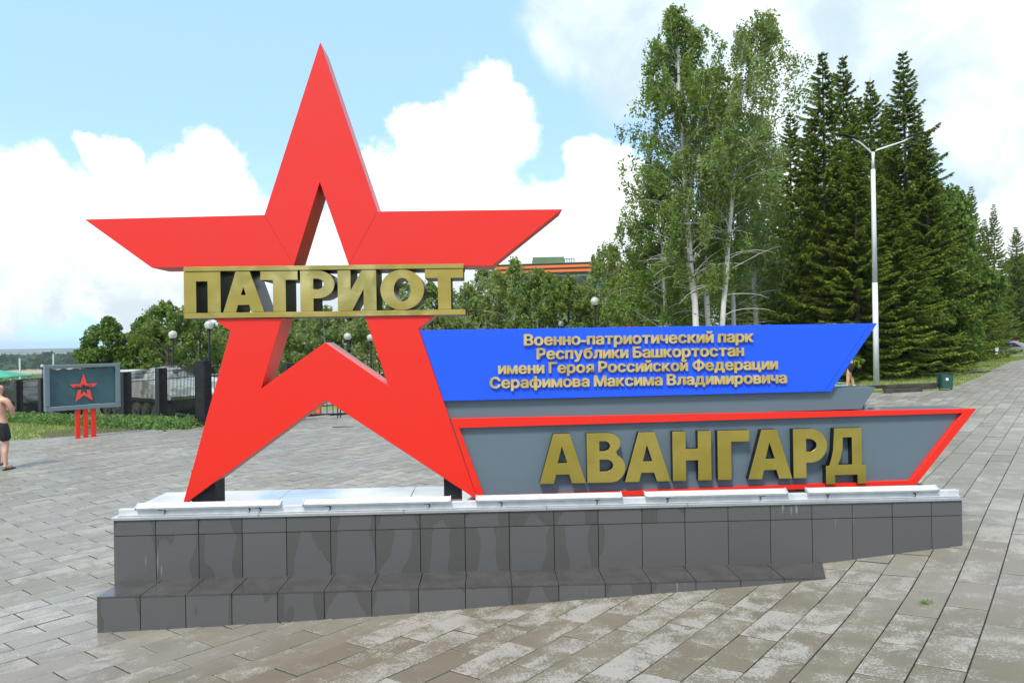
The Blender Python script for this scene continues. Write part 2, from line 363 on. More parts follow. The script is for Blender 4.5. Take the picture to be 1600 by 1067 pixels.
class MB:
    def __init__(s): s.v = []; s.f = []; s.m = []; s.sm = []
    def add(s, vs, fs, m=0):
        b = len(s.v); s.v += [tuple(v) for v in vs]; s.f += [tuple(b + i for i in f) for f in fs]; s.m += [m] * len(fs)
    def box(s, c, size, m=0, X=None, Y=None, Z=None, bev=0):
        X = Vector(X or (1, 0, 0)); Y = Vector(Y or (0, 1, 0)); Z = Vector(Z or (0, 0, 1)); c = Vector(c)
        hx, hy, hz = size[0] / 2, size[1] / 2, size[2] / 2
        if bev <= 0:
            vs = [c + X * (sx * hx) + Y * (sy * hy) + Z * (sz * hz) for sx in (-1, 1) for sy in (-1, 1) for sz in (-1, 1)]
            s.add(vs, [(0, 1, 3, 2), (4, 6, 7, 5), (0, 4, 5, 1), (2, 3, 7, 6), (0, 2, 6, 4), (1, 5, 7, 3)], m)
        else:
            bm = bmesh.new(); bmesh.ops.create_cube(bm, size=1)
            for v in bm.verts: v.co = Vector((v.co.x * size[0], v.co.y * size[1], v.co.z * size[2]))
            bmesh.ops.bevel(bm, geom=list(bm.edges), offset=bev, segments=1, affect='EDGES')
            bm.verts.index_update()
            s.add([c + X * v.co.x + Y * v.co.y + Z * v.co.z for v in bm.verts], [tuple(v.index for v in f.verts) for f in bm.faces], m); bm.free()
    def tube(s, pts, rs, n=8, m=0, cap=True):
        pts = [Vector(p) for p in pts]
        if isinstance(rs, (int, float)): rs = [rs] * len(pts)
        b = len(s.v); up0 = None
        for i, p in enumerate(pts):
            d = (pts[min(i + 1, len(pts) - 1)] - pts[max(i - 1, 0)]).normalized()
            ref = Vector((0, 0, 1)) if abs(d.z) < .9 else Vector((1, 0, 0))
            x = d.cross(ref).normalized(); y = d.cross(x)
            for k in range(n):
                a = 2 * math.pi * k / n; s.v.append(tuple(p + (x * math.cos(a) + y * math.sin(a)) * rs[i]))
        for i in range(len(pts) - 1):
            for k in range(n):
                s.f.append((b + i * n + k, b + i * n + (k + 1) % n, b + (i + 1) * n + (k + 1) % n, b + (i + 1) * n + k)); s.m.append(m)
        if cap:
            s.f.append(tuple(b + k for k in range(n))[::-1]); s.m.append(m)
            e = b + (len(pts) - 1) * n; s.f.append(tuple(e + k for k in range(n))); s.m.append(m)
    def lathe(s, c, prof, n=16, m=0, axis='Z'):
        c = Vector(c); b = len(s.v)
        for r, h in prof:
            for k in range(n):
                a = 2 * math.pi * k / n
                q = Vector((r * math.cos(a), r * math.sin(a), h)) if axis == 'Z' else (Vector((r * math.cos(a), h, r * math.sin(a))) if axis == 'Y' else Vector((h, r * math.cos(a), r * math.sin(a))))
                s.v.append(tuple(c + q))
        for i in range(len(prof) - 1):
            for k in range(n):
                s.f.append((b + i * n + k, b + i * n + (k + 1) % n, b + (i + 1) * n + (k + 1) % n, b + (i + 1) * n + k)); s.m.append(m)
    def sphere(s, c, r, n=12, m=0, sc=(1, 1, 1)):
        c = Vector(c); k = n // 2
        prof = [(r * math.sin(math.pi * i / k), -r * math.cos(math.pi * i / k)) for i in range(k + 1)]
        b0 = len(s.v); s.lathe((0, 0, 0), prof, n, m)
        for i in range(b0, len(s.v)): s.v[i] = tuple(Vector((s.v[i][0] * sc[0], s.v[i][1] * sc[1], s.v[i][2] * sc[2])) + c)
    def obj(s, name, mats, parent=None, smooth=False, org=None):
        if org is None: org = (0, 0, 0)
        return mesh_np(name, np.array(s.v) , list(s.f), mats, parent, smooth, org, s.m)
def org_of(root): return np.array(root.location)
def copy_tree(o, parent=None):
    c = o.copy(); COL.objects.link(c)
    if parent is not None: c.parent = parent
    for ch in list(o.children): copy_tree(ch, c)
    return c

# ------------------------------------------------------------------ ground height (thin-plate through surveyed spots)
CT = np.array([(-3.48, 5.9, -2.34), (-1.3, 5.95, -2.28), (-.4, 6, -2.22), (.8, 6.05, -2.16), (2.75, 6.0, -2.065), (4.1, 6.45, -1.92), (3.2, 6.35, -2.005),
    (0, 0, -1.80), (2.5, 3, -1.86), (-2.5, 3, -2.06), (-6, 0, -2.15), (6, 0, -1.50), (-10.3, 14.3, -2.46), (-3.6, 7.6, -2.40), (0, 8, -2.25),
    (-12.7, 21.5, -2.62), (-10.1, 22.8, -2.54), (-15.3, 27.8, -2.95), (-25.7, 36.7, -3.55), (-6, 25, -2.64), (0, 26, -2.35), (4.6, 7.8, -1.87),
    (11.6, 22, -1.76), (13.6, 22.5, -1.68), (34, 47, -1.6), (8, 8, -1.75), (20, 8, -1.3), (-14, 8, -2.7), (20, 28, -1.65), (-25, 24, -3.2), (5, 45, -2.2), (60, 70, -2.0), (-10, 50, -3.6), (-45, 60, -5.0)])
def tps_k(r2): return np.where(r2 > 1e-9, .5 * r2 * np.log(np.maximum(r2, 1e-9)), 0)
_n = len(CT); _K = tps_k(((CT[:, None, :2] - CT[None, :, :2]) ** 2).sum(-1)) + np.eye(_n) * 1.6
_P = np.c_[np.ones(_n), CT[:, :2]]; _A = np.block([[_K, _P], [_P.T, np.zeros((3, 3))]])
_W = np.linalg.solve(_A, np.r_[CT[:, 2], 0, 0, 0])
def sstep(a, b, x): t = np.clip((x - a) / (b - a), 0, 1); return t * t * (3 - 2 * t)
def Gn(x, y):
    x = np.asarray(x, float); y = np.asarray(y, float); shp = x.shape; x = x.ravel(); y = y.ravel()
    r = np.hypot(x, y); rc = np.minimum(r, 62); k = np.where(r > 0, rc / np.maximum(r, 1e-6), 1); xc, yc = x * k, y * k; yc = np.maximum(yc, -8)
    out = np.empty(len(x))
    for s in range(0, len(x), 20000):
        a = xc[s:s + 20000]; b = yc[s:s + 20000]
        out[s:s + 20000] = tps_k((a[:, None] - CT[None, :, 0]) ** 2 + (b[:, None] - CT[None, :, 1]) ** 2) @ _W[:_n] + _W[_n] + _W[_n + 1] * a + _W[_n + 2] * b
    out = np.clip(out, -6, -.9)
    right = sstep(-.15, .35, x / np.maximum(r, 1))
    far = -5 + 2.7 * right
    far = far - (1 - right) * 16 * sstep(90, 420, r) - right * 8 * sstep(160, 700, r) - 6 * sstep(420, 1100, r)
    far = far + sstep(2600, 7200, r) * (29 + 5 * np.sin(x / 900.) + 3 * np.sin(x / 330. + 1)) - 30 * sstep(7400, 9500, r)
    w = sstep(48, 95, r)
    return ((1 - w) * out + w * far + EYE).reshape(shp)
def G(x, y): return float(Gn(np.array([x]), np.array([y]))[0])
def gpt(px, py, it=12):
    """where the view ray through a photo point meets the ground"""
    d = ray(px, py); Y = 10.0
    lo, hi = 1.0, 1.0
    while hi < 200 and EYE + d.z * hi > G(d.x * hi, hi): lo = hi; hi *= 1.15
    for _ in range(24):
        m = (lo + hi) / 2
        if EYE + d.z * m > G(d.x * m, m): lo = m
        else: hi = m
    return Vector((d.x * lo, lo, G(d.x * lo, lo)))

# ground sheet (polar grid)
rs = np.r_[0.01, np.geomspace(1.5, 9800, 120)]; NA = 288
aa = np.linspace(0, 2 * np.pi, NA, endpoint=False)
RR, AA = np.meshgrid(rs, aa, indexing='ij'); gx = RR * np.sin(AA); gy = RR * np.cos(AA)
gz = Gn(gx, gy) - .05
V = np.c_[gx.ravel(), gy.ravel(), gz.ravel()]
i, j = np.meshgrid(np.arange(len(rs) - 1), np.arange(NA), indexing='ij'); i = i.ravel(); j = j.ravel(); j2 = (j + 1) % NA
Fq = np.c_[i * NA + j, i * NA + j2, (i + 1) * NA + j2, (i + 1) * NA + j][:, ::-1]
g = mesh_np('ground', V, Fq, GRASSG, smooth=True); tag(g, kind='structure')

# ------------------------------------------------------------------ plaza and pavers
edge_px = [(0, 690), (130, 680), (310, 664)]
PL = [gpt(*p) for p in edge_px]
right_px = [(1385, 614), (1480, 608), (1502, 600), (1530, 588), (1565, 573), (1600, 561)]
PR = [gpt(*p) for p in right_px]
poly = [Vector((-40, -10, 0)), Vector((-40, PL[0].y + (PL[0].y - PL[1].y) * 3, 0))] + PL + [Vector((-9.6, 25.0, 0)), Vector((-7.5, 27.2, 0)), Vector((-2.0, 27.2, 0)), Vector((3.0, 25.5, 0)), Vector((9.0, 23.6, 0))] + PR
dA = (PR[-1] - PR[-2]).normalized()
poly += [PR[-1] + dA * 30, PR[-1] + dA * 30 + Vector((16, -3, 0)), Vector((60, 20, 0)), Vector((40, -10, 0))]
PX = np.array([p.x for p in poly]); PY = np.array([p.y for p in poly])
def inpoly(x, y, PX=PX, PY=PY):
    x = np.asarray(x); y = np.asarray(y); c = np.zeros(x.shape, bool); n = len(PX); j = n - 1
    for i in range(n):
        cond = ((PY[i] > y) != (PY[j] > y)) & (x < (PX[j] - PX[i]) * (y - PY[i]) / (PY[j] - PY[i] + 1e-12) + PX[i])
        c ^= cond; j = i
    return c
def sheet(name, poly2, step, dz, m, kind='structure'):
    bm = bmesh.new(); vs = [bm.verts.new((p.x, p.y, 0)) for p in poly2]; bm.faces.new(vs)
    x0, x1 = min(p.x for p in poly2), max(p.x for p in poly2); y0, y1 = min(p.y for p in poly2), max(p.y for p in poly2)
    for k in np.arange(x0 + step, x1, step): bmesh.ops.bisect_plane(bm, geom=bm.verts[:] + bm.edges[:] + bm.faces[:], plane_co=(k, 0, 0), plane_no=(1, 0, 0))
    for k in np.arange(y0 + step, y1, step): bmesh.ops.bisect_plane(bm, geom=bm.verts[:] + bm.edges[:] + bm.faces[:], plane_co=(0, k, 0), plane_no=(0, 1, 0))
    bm.normal_update()
    for f_ in bm.faces:
        if f_.normal.z < 0: f_.normal_flip()
    co = np.array([v.co[:] for v in bm.verts]); z = Gn(co[:, 0], co[:, 1]) + dz
    for v, zz in zip(bm.verts, z): v.co.z = zz
    me = bpy.data.meshes.new(name); bm.to_mesh(me); bm.free(); me.materials.append(m)
    o = bpy.data.objects.new(name, me); link(o); tag(o, kind=kind); return o
plaza = sheet('plaza', poly, .6, -.022, MORTAR)

TH = R(2); U = Vector((math.cos(TH), math.sin(TH), 0)); NN = Vector((-math.sin(TH), math.cos(TH), 0)); ZZ = Vector((0, 0, 1))
D0 = 6.65
def fp(u, z, d=0): return NN * (D0 + d) + U * u + ZZ * z
def uz(px, py, d=0):
    r = ray(px, py); t = (D0 + d) / (r.dot(NN)); p = r * t; return (p.dot(U), p.z + EYE)
PU0, PU1 = uz(177, 807, -.35)[0], uz(1503, 774, -.35)[0]
def plinth_inside(x, y):
    u = x * U.x + y * U.y; d = x * NN.x + y * NN.y - D0
    return ((u > PU0 + .12) & (u < PU1 - .12) & (d > -.02) & (d < .35)) | ((u > PU0 + .35) & (u < 1.9) & (d > -.38) & (d < .35))

JW = .0075
iu = np.arange(-140, 160); iv = np.arange(-260, 240)
II, JJ = np.meshgrid(iu, iv, indexing='ij')
off = (np.abs(JJ) % 2) * .5
uc = (II + .5 - off) * .60; vc = (JJ + .5) * .27
cx = uc * A_DIR.x + vc * B_DIR.x; cy = uc * A_DIR.y + vc * B_DIR.y
keep = (cy > -.5) & (cy < 62) & (np.abs(cx) < cy * .80 + 3.2) & inpoly(cx, cy) & ~plinth_inside(cx, cy)
cx, cy = cx[keep], cy[keep]
cz = Gn(cx, cy)
nx_ = -(Gn(cx + .3, cy) - Gn(cx - .3, cy)) / .6; ny_ = -(Gn(cx, cy + .3) - Gn(cx, cy - .3)) / .6
# screen size of each
sx = 800 + F * (cx) / np.maximum(cy, .3); sy = 535 - F * (cz - EYE) / np.maximum(cy, .3)
vis = (sx > -60) & (sx < 1660) & (sy < 1130) & (cy > 1.5)
hidden = (sx > 175) & (sx < 1480) & (sy < 900) & (sy > 780) 
area = np.where(vis & ~hidden, (EYE - cz) / np.maximum(cy, .3) ** 3, 0)
order = np.argsort(-area); NI = 290
near_ids = set(order[:NI].tolist())
bm = bmesh.new(); bmesh.ops.create_cube(bm, size=1)
for v in bm.verts: v.co = Vector((v.co.x * (.60 - .011), v.co.y * (.27 - JW), v.co.z * .04 - .02))
top = [e for e in bm.edges if all(v.co.z > -.01 for v in e.verts)]
bmesh.ops.bevel(bm, geom=top, offset=.004, segments=1, affect='EDGES')
pm = bpy.data.meshes.new('paver'); bm.to_mesh(pm); bm.free(); pm.materials.append(PAVER); pm.materials.append(JOINT)
for p_ in pm.polygons: p_.material_index = 0 if p_.normal.z > .3 else 1
for q in order[:NI]:
    o = bpy.data.objects.new('paver', pm); COL.objects.link(o); o.parent = plaza
    n = Vector((nx_[q] + rnd.gauss(0, .0035), ny_[q] + rnd.gauss(0, .0035), 1)).normalized()
    X = (A_DIR - n * A_DIR.dot(n)).normalized(); Y = n.cross(X)
    M = Matrix((X, Y, n)).transposed().to_4x4(); M.translation = Vector((cx[q], cy[q], cz[q] + rnd.uniform(-.0015, .002)))
    o.matrix_local = M
rest = order[NI:]
cs = np.array([(-1, -1), (1, -1), (1, 1), (-1, 1)]) * np.array([(.60 - .011) / 2, (.27 - JW) / 2])
ox = cs[:, 0] * A_DIR.x + cs[:, 1] * B_DIR.x; oy = cs[:, 0] * A_DIR.y + cs[:, 1] * B_DIR.y
vx = cx[rest][:, None] + ox; vy = cy[rest][:, None] + oy
jit = NR.normal(0, .0010, (len(rest), 1)) + (NR.normal(0, .0008, (len(rest), 1)) * np.array([-1, 1, 1, -1])) + (NR.normal(0, .0006, (len(rest), 1)) * np.array([-1, -1, 1, 1]))
vz = cz[rest][:, None] - nx_[rest][:, None] * ox - ny_[rest][:, None] * oy + jit
T = np.stack([vx, vy, vz], -1); Bo = T - np.array([0, 0, .03])
V = np.concatenate([T, Bo], 1).reshape(-1, 3)
b0 = (np.arange(len(rest)) * 8)[:, None, None]
Fq = (b0 + np.array([[0, 1, 2, 3], [0, 4, 5, 1], [1, 5, 6, 2], [2, 6, 7, 3], [3, 7, 4, 0]])[None]).reshape(-1, 4)
o = mesh_np('paver_field', V, Fq, [PAVER, JOINT], plaza, midx=np.tile([0, 1, 1, 1, 1], len(rest))); tag(o, kind='stuff')

# soil strip by the billboard and pale road behind the gate
sp = [gpt(70, 683), gpt(200, 673), gpt(235, 668), gpt(205, 661), gpt(150, 664), gpt(60, 674)]
tag(sheet('soil_strip', sp, 1.0, -.038, SOIL), kind='structure')
rd = [Vector((-9.5, 27.6, 0)), Vector((-9.0, 30.2, 0)), Vector((6, 30.8, 0)), Vector((24, 33, 0)), Vector((9, 27.3, 0)), Vector((-1, 27.6, 0))]
sheet('road', rd, 2.0, .006, ASPH)
rd2 = [Vector((-12, 34.5, 0)), Vector((-12, 48, 0)), Vector((6, 52, 0)), Vector((12, 38, 0))]
sheet('parking_ground', rd2, 3.0, .006, ASPH)

# ------------------------------------------------------------------ plinth
def uzp(u, z, d): return fp(u, z, d)
def slab(mb, u0, u1, z00, z01, z10, z11, d, th, m=0):
    """vertical tile facing the viewer: bottoms z00,z10 / tops z01,z11"""
    vs = [fp(u0, z00, d), fp(u1, z10, d), fp(u1, z11, d), fp(u0, z01, d)]
    bk = [v + NN * th for v in vs]
    mb.add(vs + bk, [(0, 1, 2, 3), (7, 6, 5, 4), (0, 4, 5, 1), (1, 5, 6, 2), (2, 6, 7, 3), (3, 7, 4, 0)], m)
DW, DS, DB = -.35, -.75, .68
ZT = EYE - 1.49; ZJ = EYE - 1.645; ZS = EYE - 2.035
cu = (PU0 + PU1) / 2
pl = thing('plinth', fp(cu, G(0, 6.6), 0), 'long low stepped plinth clad in dark grey stone tiles under the red star and panels', 'plinth')
PO = org_of(pl)
jx = [177, 243, 310, 378, 447, 516, 586, 656, 726, 795, 865, 934, 1002.5, 1069.5, 1137, 1203, 1268, 1331, 1393.5, 1454.7, 1503]
ju = [uz(x, 800 - (x - 177) * .02, DW)[0] for x in jx]
sxp = [151, 219, 290, 362, 433.4, 506.3, 580.6, 653.6, 726.9, 799.8, 872.8, 945.4, 1017, 1087, 1157, 1225, 1290]
su = [uz(x, 925 - (x - 151) * .03, DS)[0] for x in sxp]
core = MB()
core.box(fp((PU0 + PU1) / 2, (ZT - .012 + EYE - 2.75) / 2, (DW + DB) / 2), (PU1 - PU0 - .03, DB - DW - .03, ZT - .012 - (EYE - 2.75)), 0, U, NN, ZZ)
core.box(fp((su[0] + .015 + 2.45) / 2, (ZS - .014 + EYE - 2.75) / 2, (DS + DW) / 2 + .0), (2.45 - su[0] - .03, DW - DS - .03, ZS - .014 - (EYE - 2.75)), 0, U, NN, ZZ)
core.obj('core', MORTAR, pl, org=PO)
g2 = .0034
def gb(u, d): p = fp(u, 0, d); return G(p.x, p.y) - .03
for k in range(len(ju) - 1):
    a, b_ = ju[k] + g2, ju[k + 1] - g2
    pz = rnd.uniform(-.0012, .0012)
    mb = MB(); slab(mb, a, b_, ZJ + g2, ZT, ZJ + g2, ZT, DW + pz, .012); mb.obj('tile', STONE, pl, org=PO)
    mb = MB(); pz = rnd.uniform(-.0012, .0012); slab(mb, a, b_, gb(a, DW), ZJ - g2, gb(b_, DW), ZJ - g2, DW + pz, .012); mb.obj('tile', STONE, pl, org=PO)
for k in range(len(su) - 1):
    a, b_ = su[k] + g2, su[k + 1] - g2
    za, zb = gb(a, DS), gb(b_, DS)
    last = k == len(su) - 2
    if min(za, zb) < ZS - .02:
        mb = MB(); slab(mb, a, b_, za, ZS - .002, zb, ZS - .002, DS + rnd.uniform(-.001, .001), .012); mb.obj('tile', STONE, pl, org=PO)
    a2, b2 = max(a, PU0), b_
    c = 0.10 if not last else .16
    vs = [fp(a, ZS, DS - .003), fp(b_, ZS, DS - .003), fp(b_ + (0 if not last else c), ZS, DW - .001), fp(a, ZS, DW - .001)]
    tz = rnd.uniform(-.001, .001); vs = [v + ZZ * tz for v in vs]
    dn = [v - ZZ * .012 for v in vs]
    mb = MB(); mb.add(vs + dn, [(0, 1, 2, 3), (7, 6, 5, 4), (0, 4, 5, 1), (1, 5, 6, 2), (2, 6, 7, 3), (3, 7, 4, 0)]); mb.obj('step_tile', STEPM, pl, org=PO)
# end tiles
for ue, sgn in ((PU0, -1), (PU1, 1)):
    for k in range(3):
        d0 = DW + .003 + (DB - DW) * k / 3; d1 = DW + (DB - DW) * (k + 1) / 3 - .003
        mb = MB(); zb = min(gb(ue, d0), gb(ue, d1))
        mb.box(fp(ue - sgn * .007, (zb + ZT) / 2, (d0 + d1) / 2), (.012, d1 - d0, ZT - zb), 0, U, NN, ZZ); mb.obj('tile', STONE, pl, org=PO)
mb = MB(); zb = gb(PU0, DS); mb.box(fp(su[0] + .006, (zb + ZS) / 2 - .008, (DS + DW) / 2), (.010, DW - DS - .03, ZS - zb - .02), 0, U, NN, ZZ); mb.obj('tile', STONE, pl, org=PO)
# sheet-metal cover
nsh = 6
for k in range(nsh):
    a = PU0 - .012 + (PU1 - PU0 + .024) * k / nsh + .002; b_ = PU0 - .012 + (PU1 - PU0 + .024) * (k + 1) / nsh - .002
    mb = MB(); mb.box(fp((a + b_) / 2, ZT + .006 , (DW + DB) / 2), (b_ - a, DB - DW + .03, .006), 0, U, NN, ZZ, bev=.002)
    mb.box(fp((a + b_) / 2, ZT - .006, DW - .012), (b_ - a, .004, .018), 0, U, NN, ZZ)
    mb.obj('cover_sheet', WHITEM, pl, org=PO)

# light rail along the front edge and the five wall-washer lamps
ra, rb = uz(186, 800, DW + .06)[0], uz(1497, 770, DW + .06)[0]
rl = thing('mounting_rail', fp((ra + rb) / 2, ZT + .01, DW + .06), 'long white metal rail along the front top edge of the plinth', 'rail')
mb = MB(); mb.box(fp((ra + rb) / 2, ZT + .012 + .028, DW + .075), (rb - ra, .05, .054), 0, U, NN, ZZ, bev=.003)
mb.box(fp((ra + rb) / 2, ZT + .014, DW + .040), (rb - ra, .018, .006), 0, U, NN, ZZ)
mb.obj('channel', ALU, rl, org=org_of(rl))
for px in (253, 386, 403, 513, 669, 783, 933, 1044, 1190, 1296, 1433):
    u_ = uz(px, 795, DW)[0]; mb = MB(); p = [fp(u_, ZT + .052, DW + .045), fp(u_ + .012, ZT + .040, DW + .040), fp(u_ + .004, ZT + .016, DW + .038), fp(u_ - .012, ZT + .012, DW + .036)]
    mb.tube(p, .0055, 6); mb.obj('cable_tie', RUBBER, rl, org=org_of(rl))
lamps = [((215, 438), 'linear floodlight at the far left end of the plinth rail, below the star\'s left foot'),
         ((475, 703), 'linear floodlight on the plinth rail between the two feet of the star'),
         ((745, 970), 'linear floodlight on the plinth rail below the letters А and В of the lower word'),
         ((1009, 1228), 'linear floodlight on the plinth rail below the middle letters of the lower word'),
         ((1262, 1463), 'linear floodlight at the right end of the plinth rail, past the letter Д')]
for (x0, x1), lab in lamps:
    a, b_ = uz(x0, 795, DW + .05)[0], uz(x1, 780, DW + .05)[0]
    t = thing('linear_floodlight', fp((a + b_) / 2, ZT + .07, DW + .05), lab, 'floodlight', 'linear floodlights along the plinth')
    O = org_of(t); up = (ZZ * math.cos(R(25)) - NN * math.sin(R(25))); fw = (NN * math.cos(R(25)) + ZZ * math.sin(R(25)))
    mb = MB(); c = fp((a + b_) / 2, ZT + .088, DW + .05)
    mb.box(c, (b_ - a, .075, .026), 0, U, fw, up, bev=.004); mb.obj('housing', ALU, t, org=O)
    for s_ in (-1, 1):
        mb = MB(); mb.box(c + U * (s_ * ((b_ - a) / 2 + .004)), (.008, .080, .032), 0, U, fw, up); mb.obj('end_cap', ALU, t, org=O)
    mb = MB(); n = 15
    for k in range(n): mb.box(c + U * ((k + .5) / n - .5) * (b_ - a) * .96 + up * .0145 + fw * .0, (.03, .028, .004), 0, U, fw, up)
    lo_ = mb.obj('lens', LENS, t, org=O); tag(lo_, kind='stuff')
    for s_ in (-.34, .34):
        mb = MB(); mb.box(c + U * (s_ * (b_ - a)) - ZZ * .022 + NN * .01, (.04, .03, .028), 0, U, NN, ZZ); mb.obj('bracket', DARKST, t, org=O)

# ------------------------------------------------------------------ flat shapes cut from sheet and boxed out
def shape(name, loops, d, depth, mats, parent, bev=0.0, smoothres=12, O=None):
    """loops in facade (u, z) metres; front face at offset d, going back by depth. mats = (front, side)"""
    cu_ = bpy.data.curves.new(name, 'CURVE'); cu_.dimensions = '2D'; cu_.fill_mode = 'BOTH'
    ou, oz = loops[0][0]
    for lp in loops:
        s = cu_.splines.new('POLY'); s.points.add(len(lp) - 1); s.use_cyclic_u = True
        for p_, (a, b_) in zip(s.points, lp): p_.co = (a - ou, b_ - oz, 0, 1)
    cu_.extrude = depth / 2 - bev; cu_.bevel_depth = bev; cu_.bevel_resolution = 0; cu_.offset = -bev
    tmp = bpy.data.objects.new(name, cu_); COL.objects.link(tmp)
    dg = bpy.context.evaluated_depsgraph_get(); me = bpy.data.meshes.new_from_object(tmp.evaluated_get(dg))
    bpy.data.objects.remove(tmp); bpy.data.curves.remove(cu_)
    me.name = name; me.materials.clear()
    for m_ in mats: me.materials.append(m_)
    n = len(me.vertices); co = np.empty(n * 3, np.float32); me.vertices.foreach_get('co', co); co = co.reshape(-1, 3)
    uu, zz_, ww = co[:, 0] + ou, co[:, 1] + oz, co[:, 2]
    O = org_of(parent) if O is None else O
    W = np.outer(uu, U) + np.outer(zz_, ZZ) + np.outer(D0 + d + depth / 2 - ww, NN) - np.array(O)
    me.vertices.foreach_set('co', W.astype(np.float32).ravel()); me.update()
    for p_ in me.polygons:
        p_.material_index = 0 if p_.normal.dot(NN) < -.6 or p_.normal.dot(NN) > .9 else len(mats) - 1; p_.use_smooth = False
    o = bpy.data.objects.new(name, me); return link(o, parent)
def UZ(lst, d=0): return [uz(x, y, d) for x, y in lst]

# ---- the star
zr = (uz(132, 343)[1] + uz(879, 327)[1]) / 2
st = thing('star_sculpture', fp(-1.5, ZT, .15), 'giant red five pointed star split by a gold lettering band, standing on two black feet', 'star sculpture')
upA, upB = UZ([(500, 66)])[0], None
upper_left = UZ([(500, 66), (499.5, 285), (459, 413), (459, 416), (237, 418.5), (132, 343), (413, 336)])
upper_right = UZ([(500, 66), (590, 330.5), (879, 327), (769, 415.5), (545, 415.5), (545, 413), (499.5, 285)])
full_upper = UZ([(500, 66), (590, 330.5), (879, 327), (769, 415.5), (545, 414.5), (499.5, 285), (459, 415.5), (237, 418.5), (132, 343), (413, 336)])
shape('upper_half', [full_upper], 0, .37, (RED, RED), st, bev=.002)
lower = UZ([(332, 497.5), (360, 517.5), (285, 790), (509, 625), (746, 781), (654, 513.5), (681, 491.5), (570, 494), (607, 603.5), (508, 535), (408, 607), (441, 496.5)])
shape('lower_half', [lower], 0, .37, (RED, RED), st, bev=.002)
# panel seams
def seam(p0, p1, name='seam', parent=st, w=.0035, d=-.001):
    a, b_ = Vector((*uz(*p0), 0)), Vector((*uz(*p1), 0)); n_ = (b_ - a).normalized(); q = Vector((-n_.y, n_.x, 0)) * w / 2
    shape(name, [[(v.x, v.y) for v in (a - q, b_ - q, b_ + q, a + q)]], d, .002, (BLACKS, BLACKS), parent)
SEAMM = mat('red_seam', (.30, .018, .014), .5); _b = BLACKS
BLACKS = SEAMM
seam((413.5, 337.5), (458, 413)); seam((589, 332), (546, 412)); 
BLACKS = _b
for (x0, x1, yb, yt) in ((300, 337, 790, 735), (694, 721, 788, 735)):
    a, b_ = uz(x0, yb, .08)[0], uz(x1, yb, .08)[0]; h = uz(x0, yt, .08)[1]
    mb = MB(); mb.box(fp((a + b_) / 2, (ZT + .009 + h) / 2, .20), (b_ - a, .24, h - ZT - .009), 0, U, NN, ZZ); mb.obj('foot', DARKST, st, org=org_of(st))

# ---- gold band with the word ПАТРИОТ
def arc(cx_, cy_, rx, ry, a0, a1, n=14): return [(cx_ + rx * math.cos(R(a0 + (a1 - a0) * i / n)), cy_ + ry * math.sin(R(a0 + (a1 - a0) * i / n))) for i in range(n + 1)]
def glyph(ch):
    """outline loops in a unit box (x 0..1, y 0..1)"""
    if ch == 'П': return [[(0, 0), (.335, 0), (.335, .765), (.645, .765), (.645, 0), (1, 0), (1, 1), (0, 1)]]
    if ch == 'П2': return [[(0, 0), (.335, 0), (.335, .77), (.64, .77), (.64, 0), (1, 0), (1, 1), (0, 1)]]
    if ch == 'А': return [[(0, 0), (.31, 1), (.66, 1), (1, 0), (.70, 0), (.64, .18), (.36, .18), (.31, 0)], [(.49, .74), (.395, .41), (.605, .41)]]
    if ch == 'А2': return [[(0, 0), (.32, 1), (.66, 1), (1, 0), (.685, 0), (.635, .175), (.365, .175), (.315, 0)], [(.50, .61), (.44, .42), (.56, .42)]]
    if ch == 'Т': return [[(.335, 0), (.675, 0), (.675, .775), (1, .775), (1, 1), (0, 1), (0, .775), (.335, .775)]]
    if ch == 'Р': return [[(0, 0), (.38, 0), (.38, .31), (.50, .31)] + arc(.50, .655, .50, .345, -90, 90) + [(0, 1)],
                          [(.38, .54)] + arc(.44, .665, .25, .135, -75, 75)[0:] + [(.38, .80)]]
    if ch == 'И': return [[(0, 0), (.37, 0), (.665, .52), (.665, 0), (1, 0), (1, 1), (.63, 1), (.335, .50), (.335, 1), (0, 1)]]
    if ch == 'О': return [arc(.5, .5, .5, .5, 0, 360, 48)[:-1], arc(.5, .5, .19, .29, 0, 360, 36)[:-1]]
    if ch == 'В': return [[(0, 0), (.55, 0)] + arc(.62, .29, .38, .29, -90, 62) + arc(.52, .785, .36, .215, -48, 90) + [(0, 1)],
                          [(.33, .225)] + arc(.50, .345, .18, .12, -90, 90) + [(.33, .465)], [(.33, .635)] + arc(.46, .735, .145, .10, -90, 90) + [(.33, .835)]]
    if ch == 'Н': return [[(0, 0), (.345, 0), (.345, .41), (.655, .41), (.655, 0), (1, 0), (1, 1), (.655, 1), (.655, .645), (.345, .645), (.345, 1), (0, 1)]]
    if ch == 'Г': return [[(0, 0), (.43, 0), (.43, .77), (1, .77), (1, 1), (0, 1)]]
    if ch == 'Д': return [[(0, 0), (.225, 0), (.225, .16), (.785, .16), (.785, 0), (1, 0), (1, .345), (.905, .345), (.905, 1), (.22, 1), (.185, .60), (.13, .43), (.085, .33), (0, .33)],
                          [(.30, .345), (.375, .47), (.42, .62), (.43, .835), (.655, .835), (.655, .345)]]
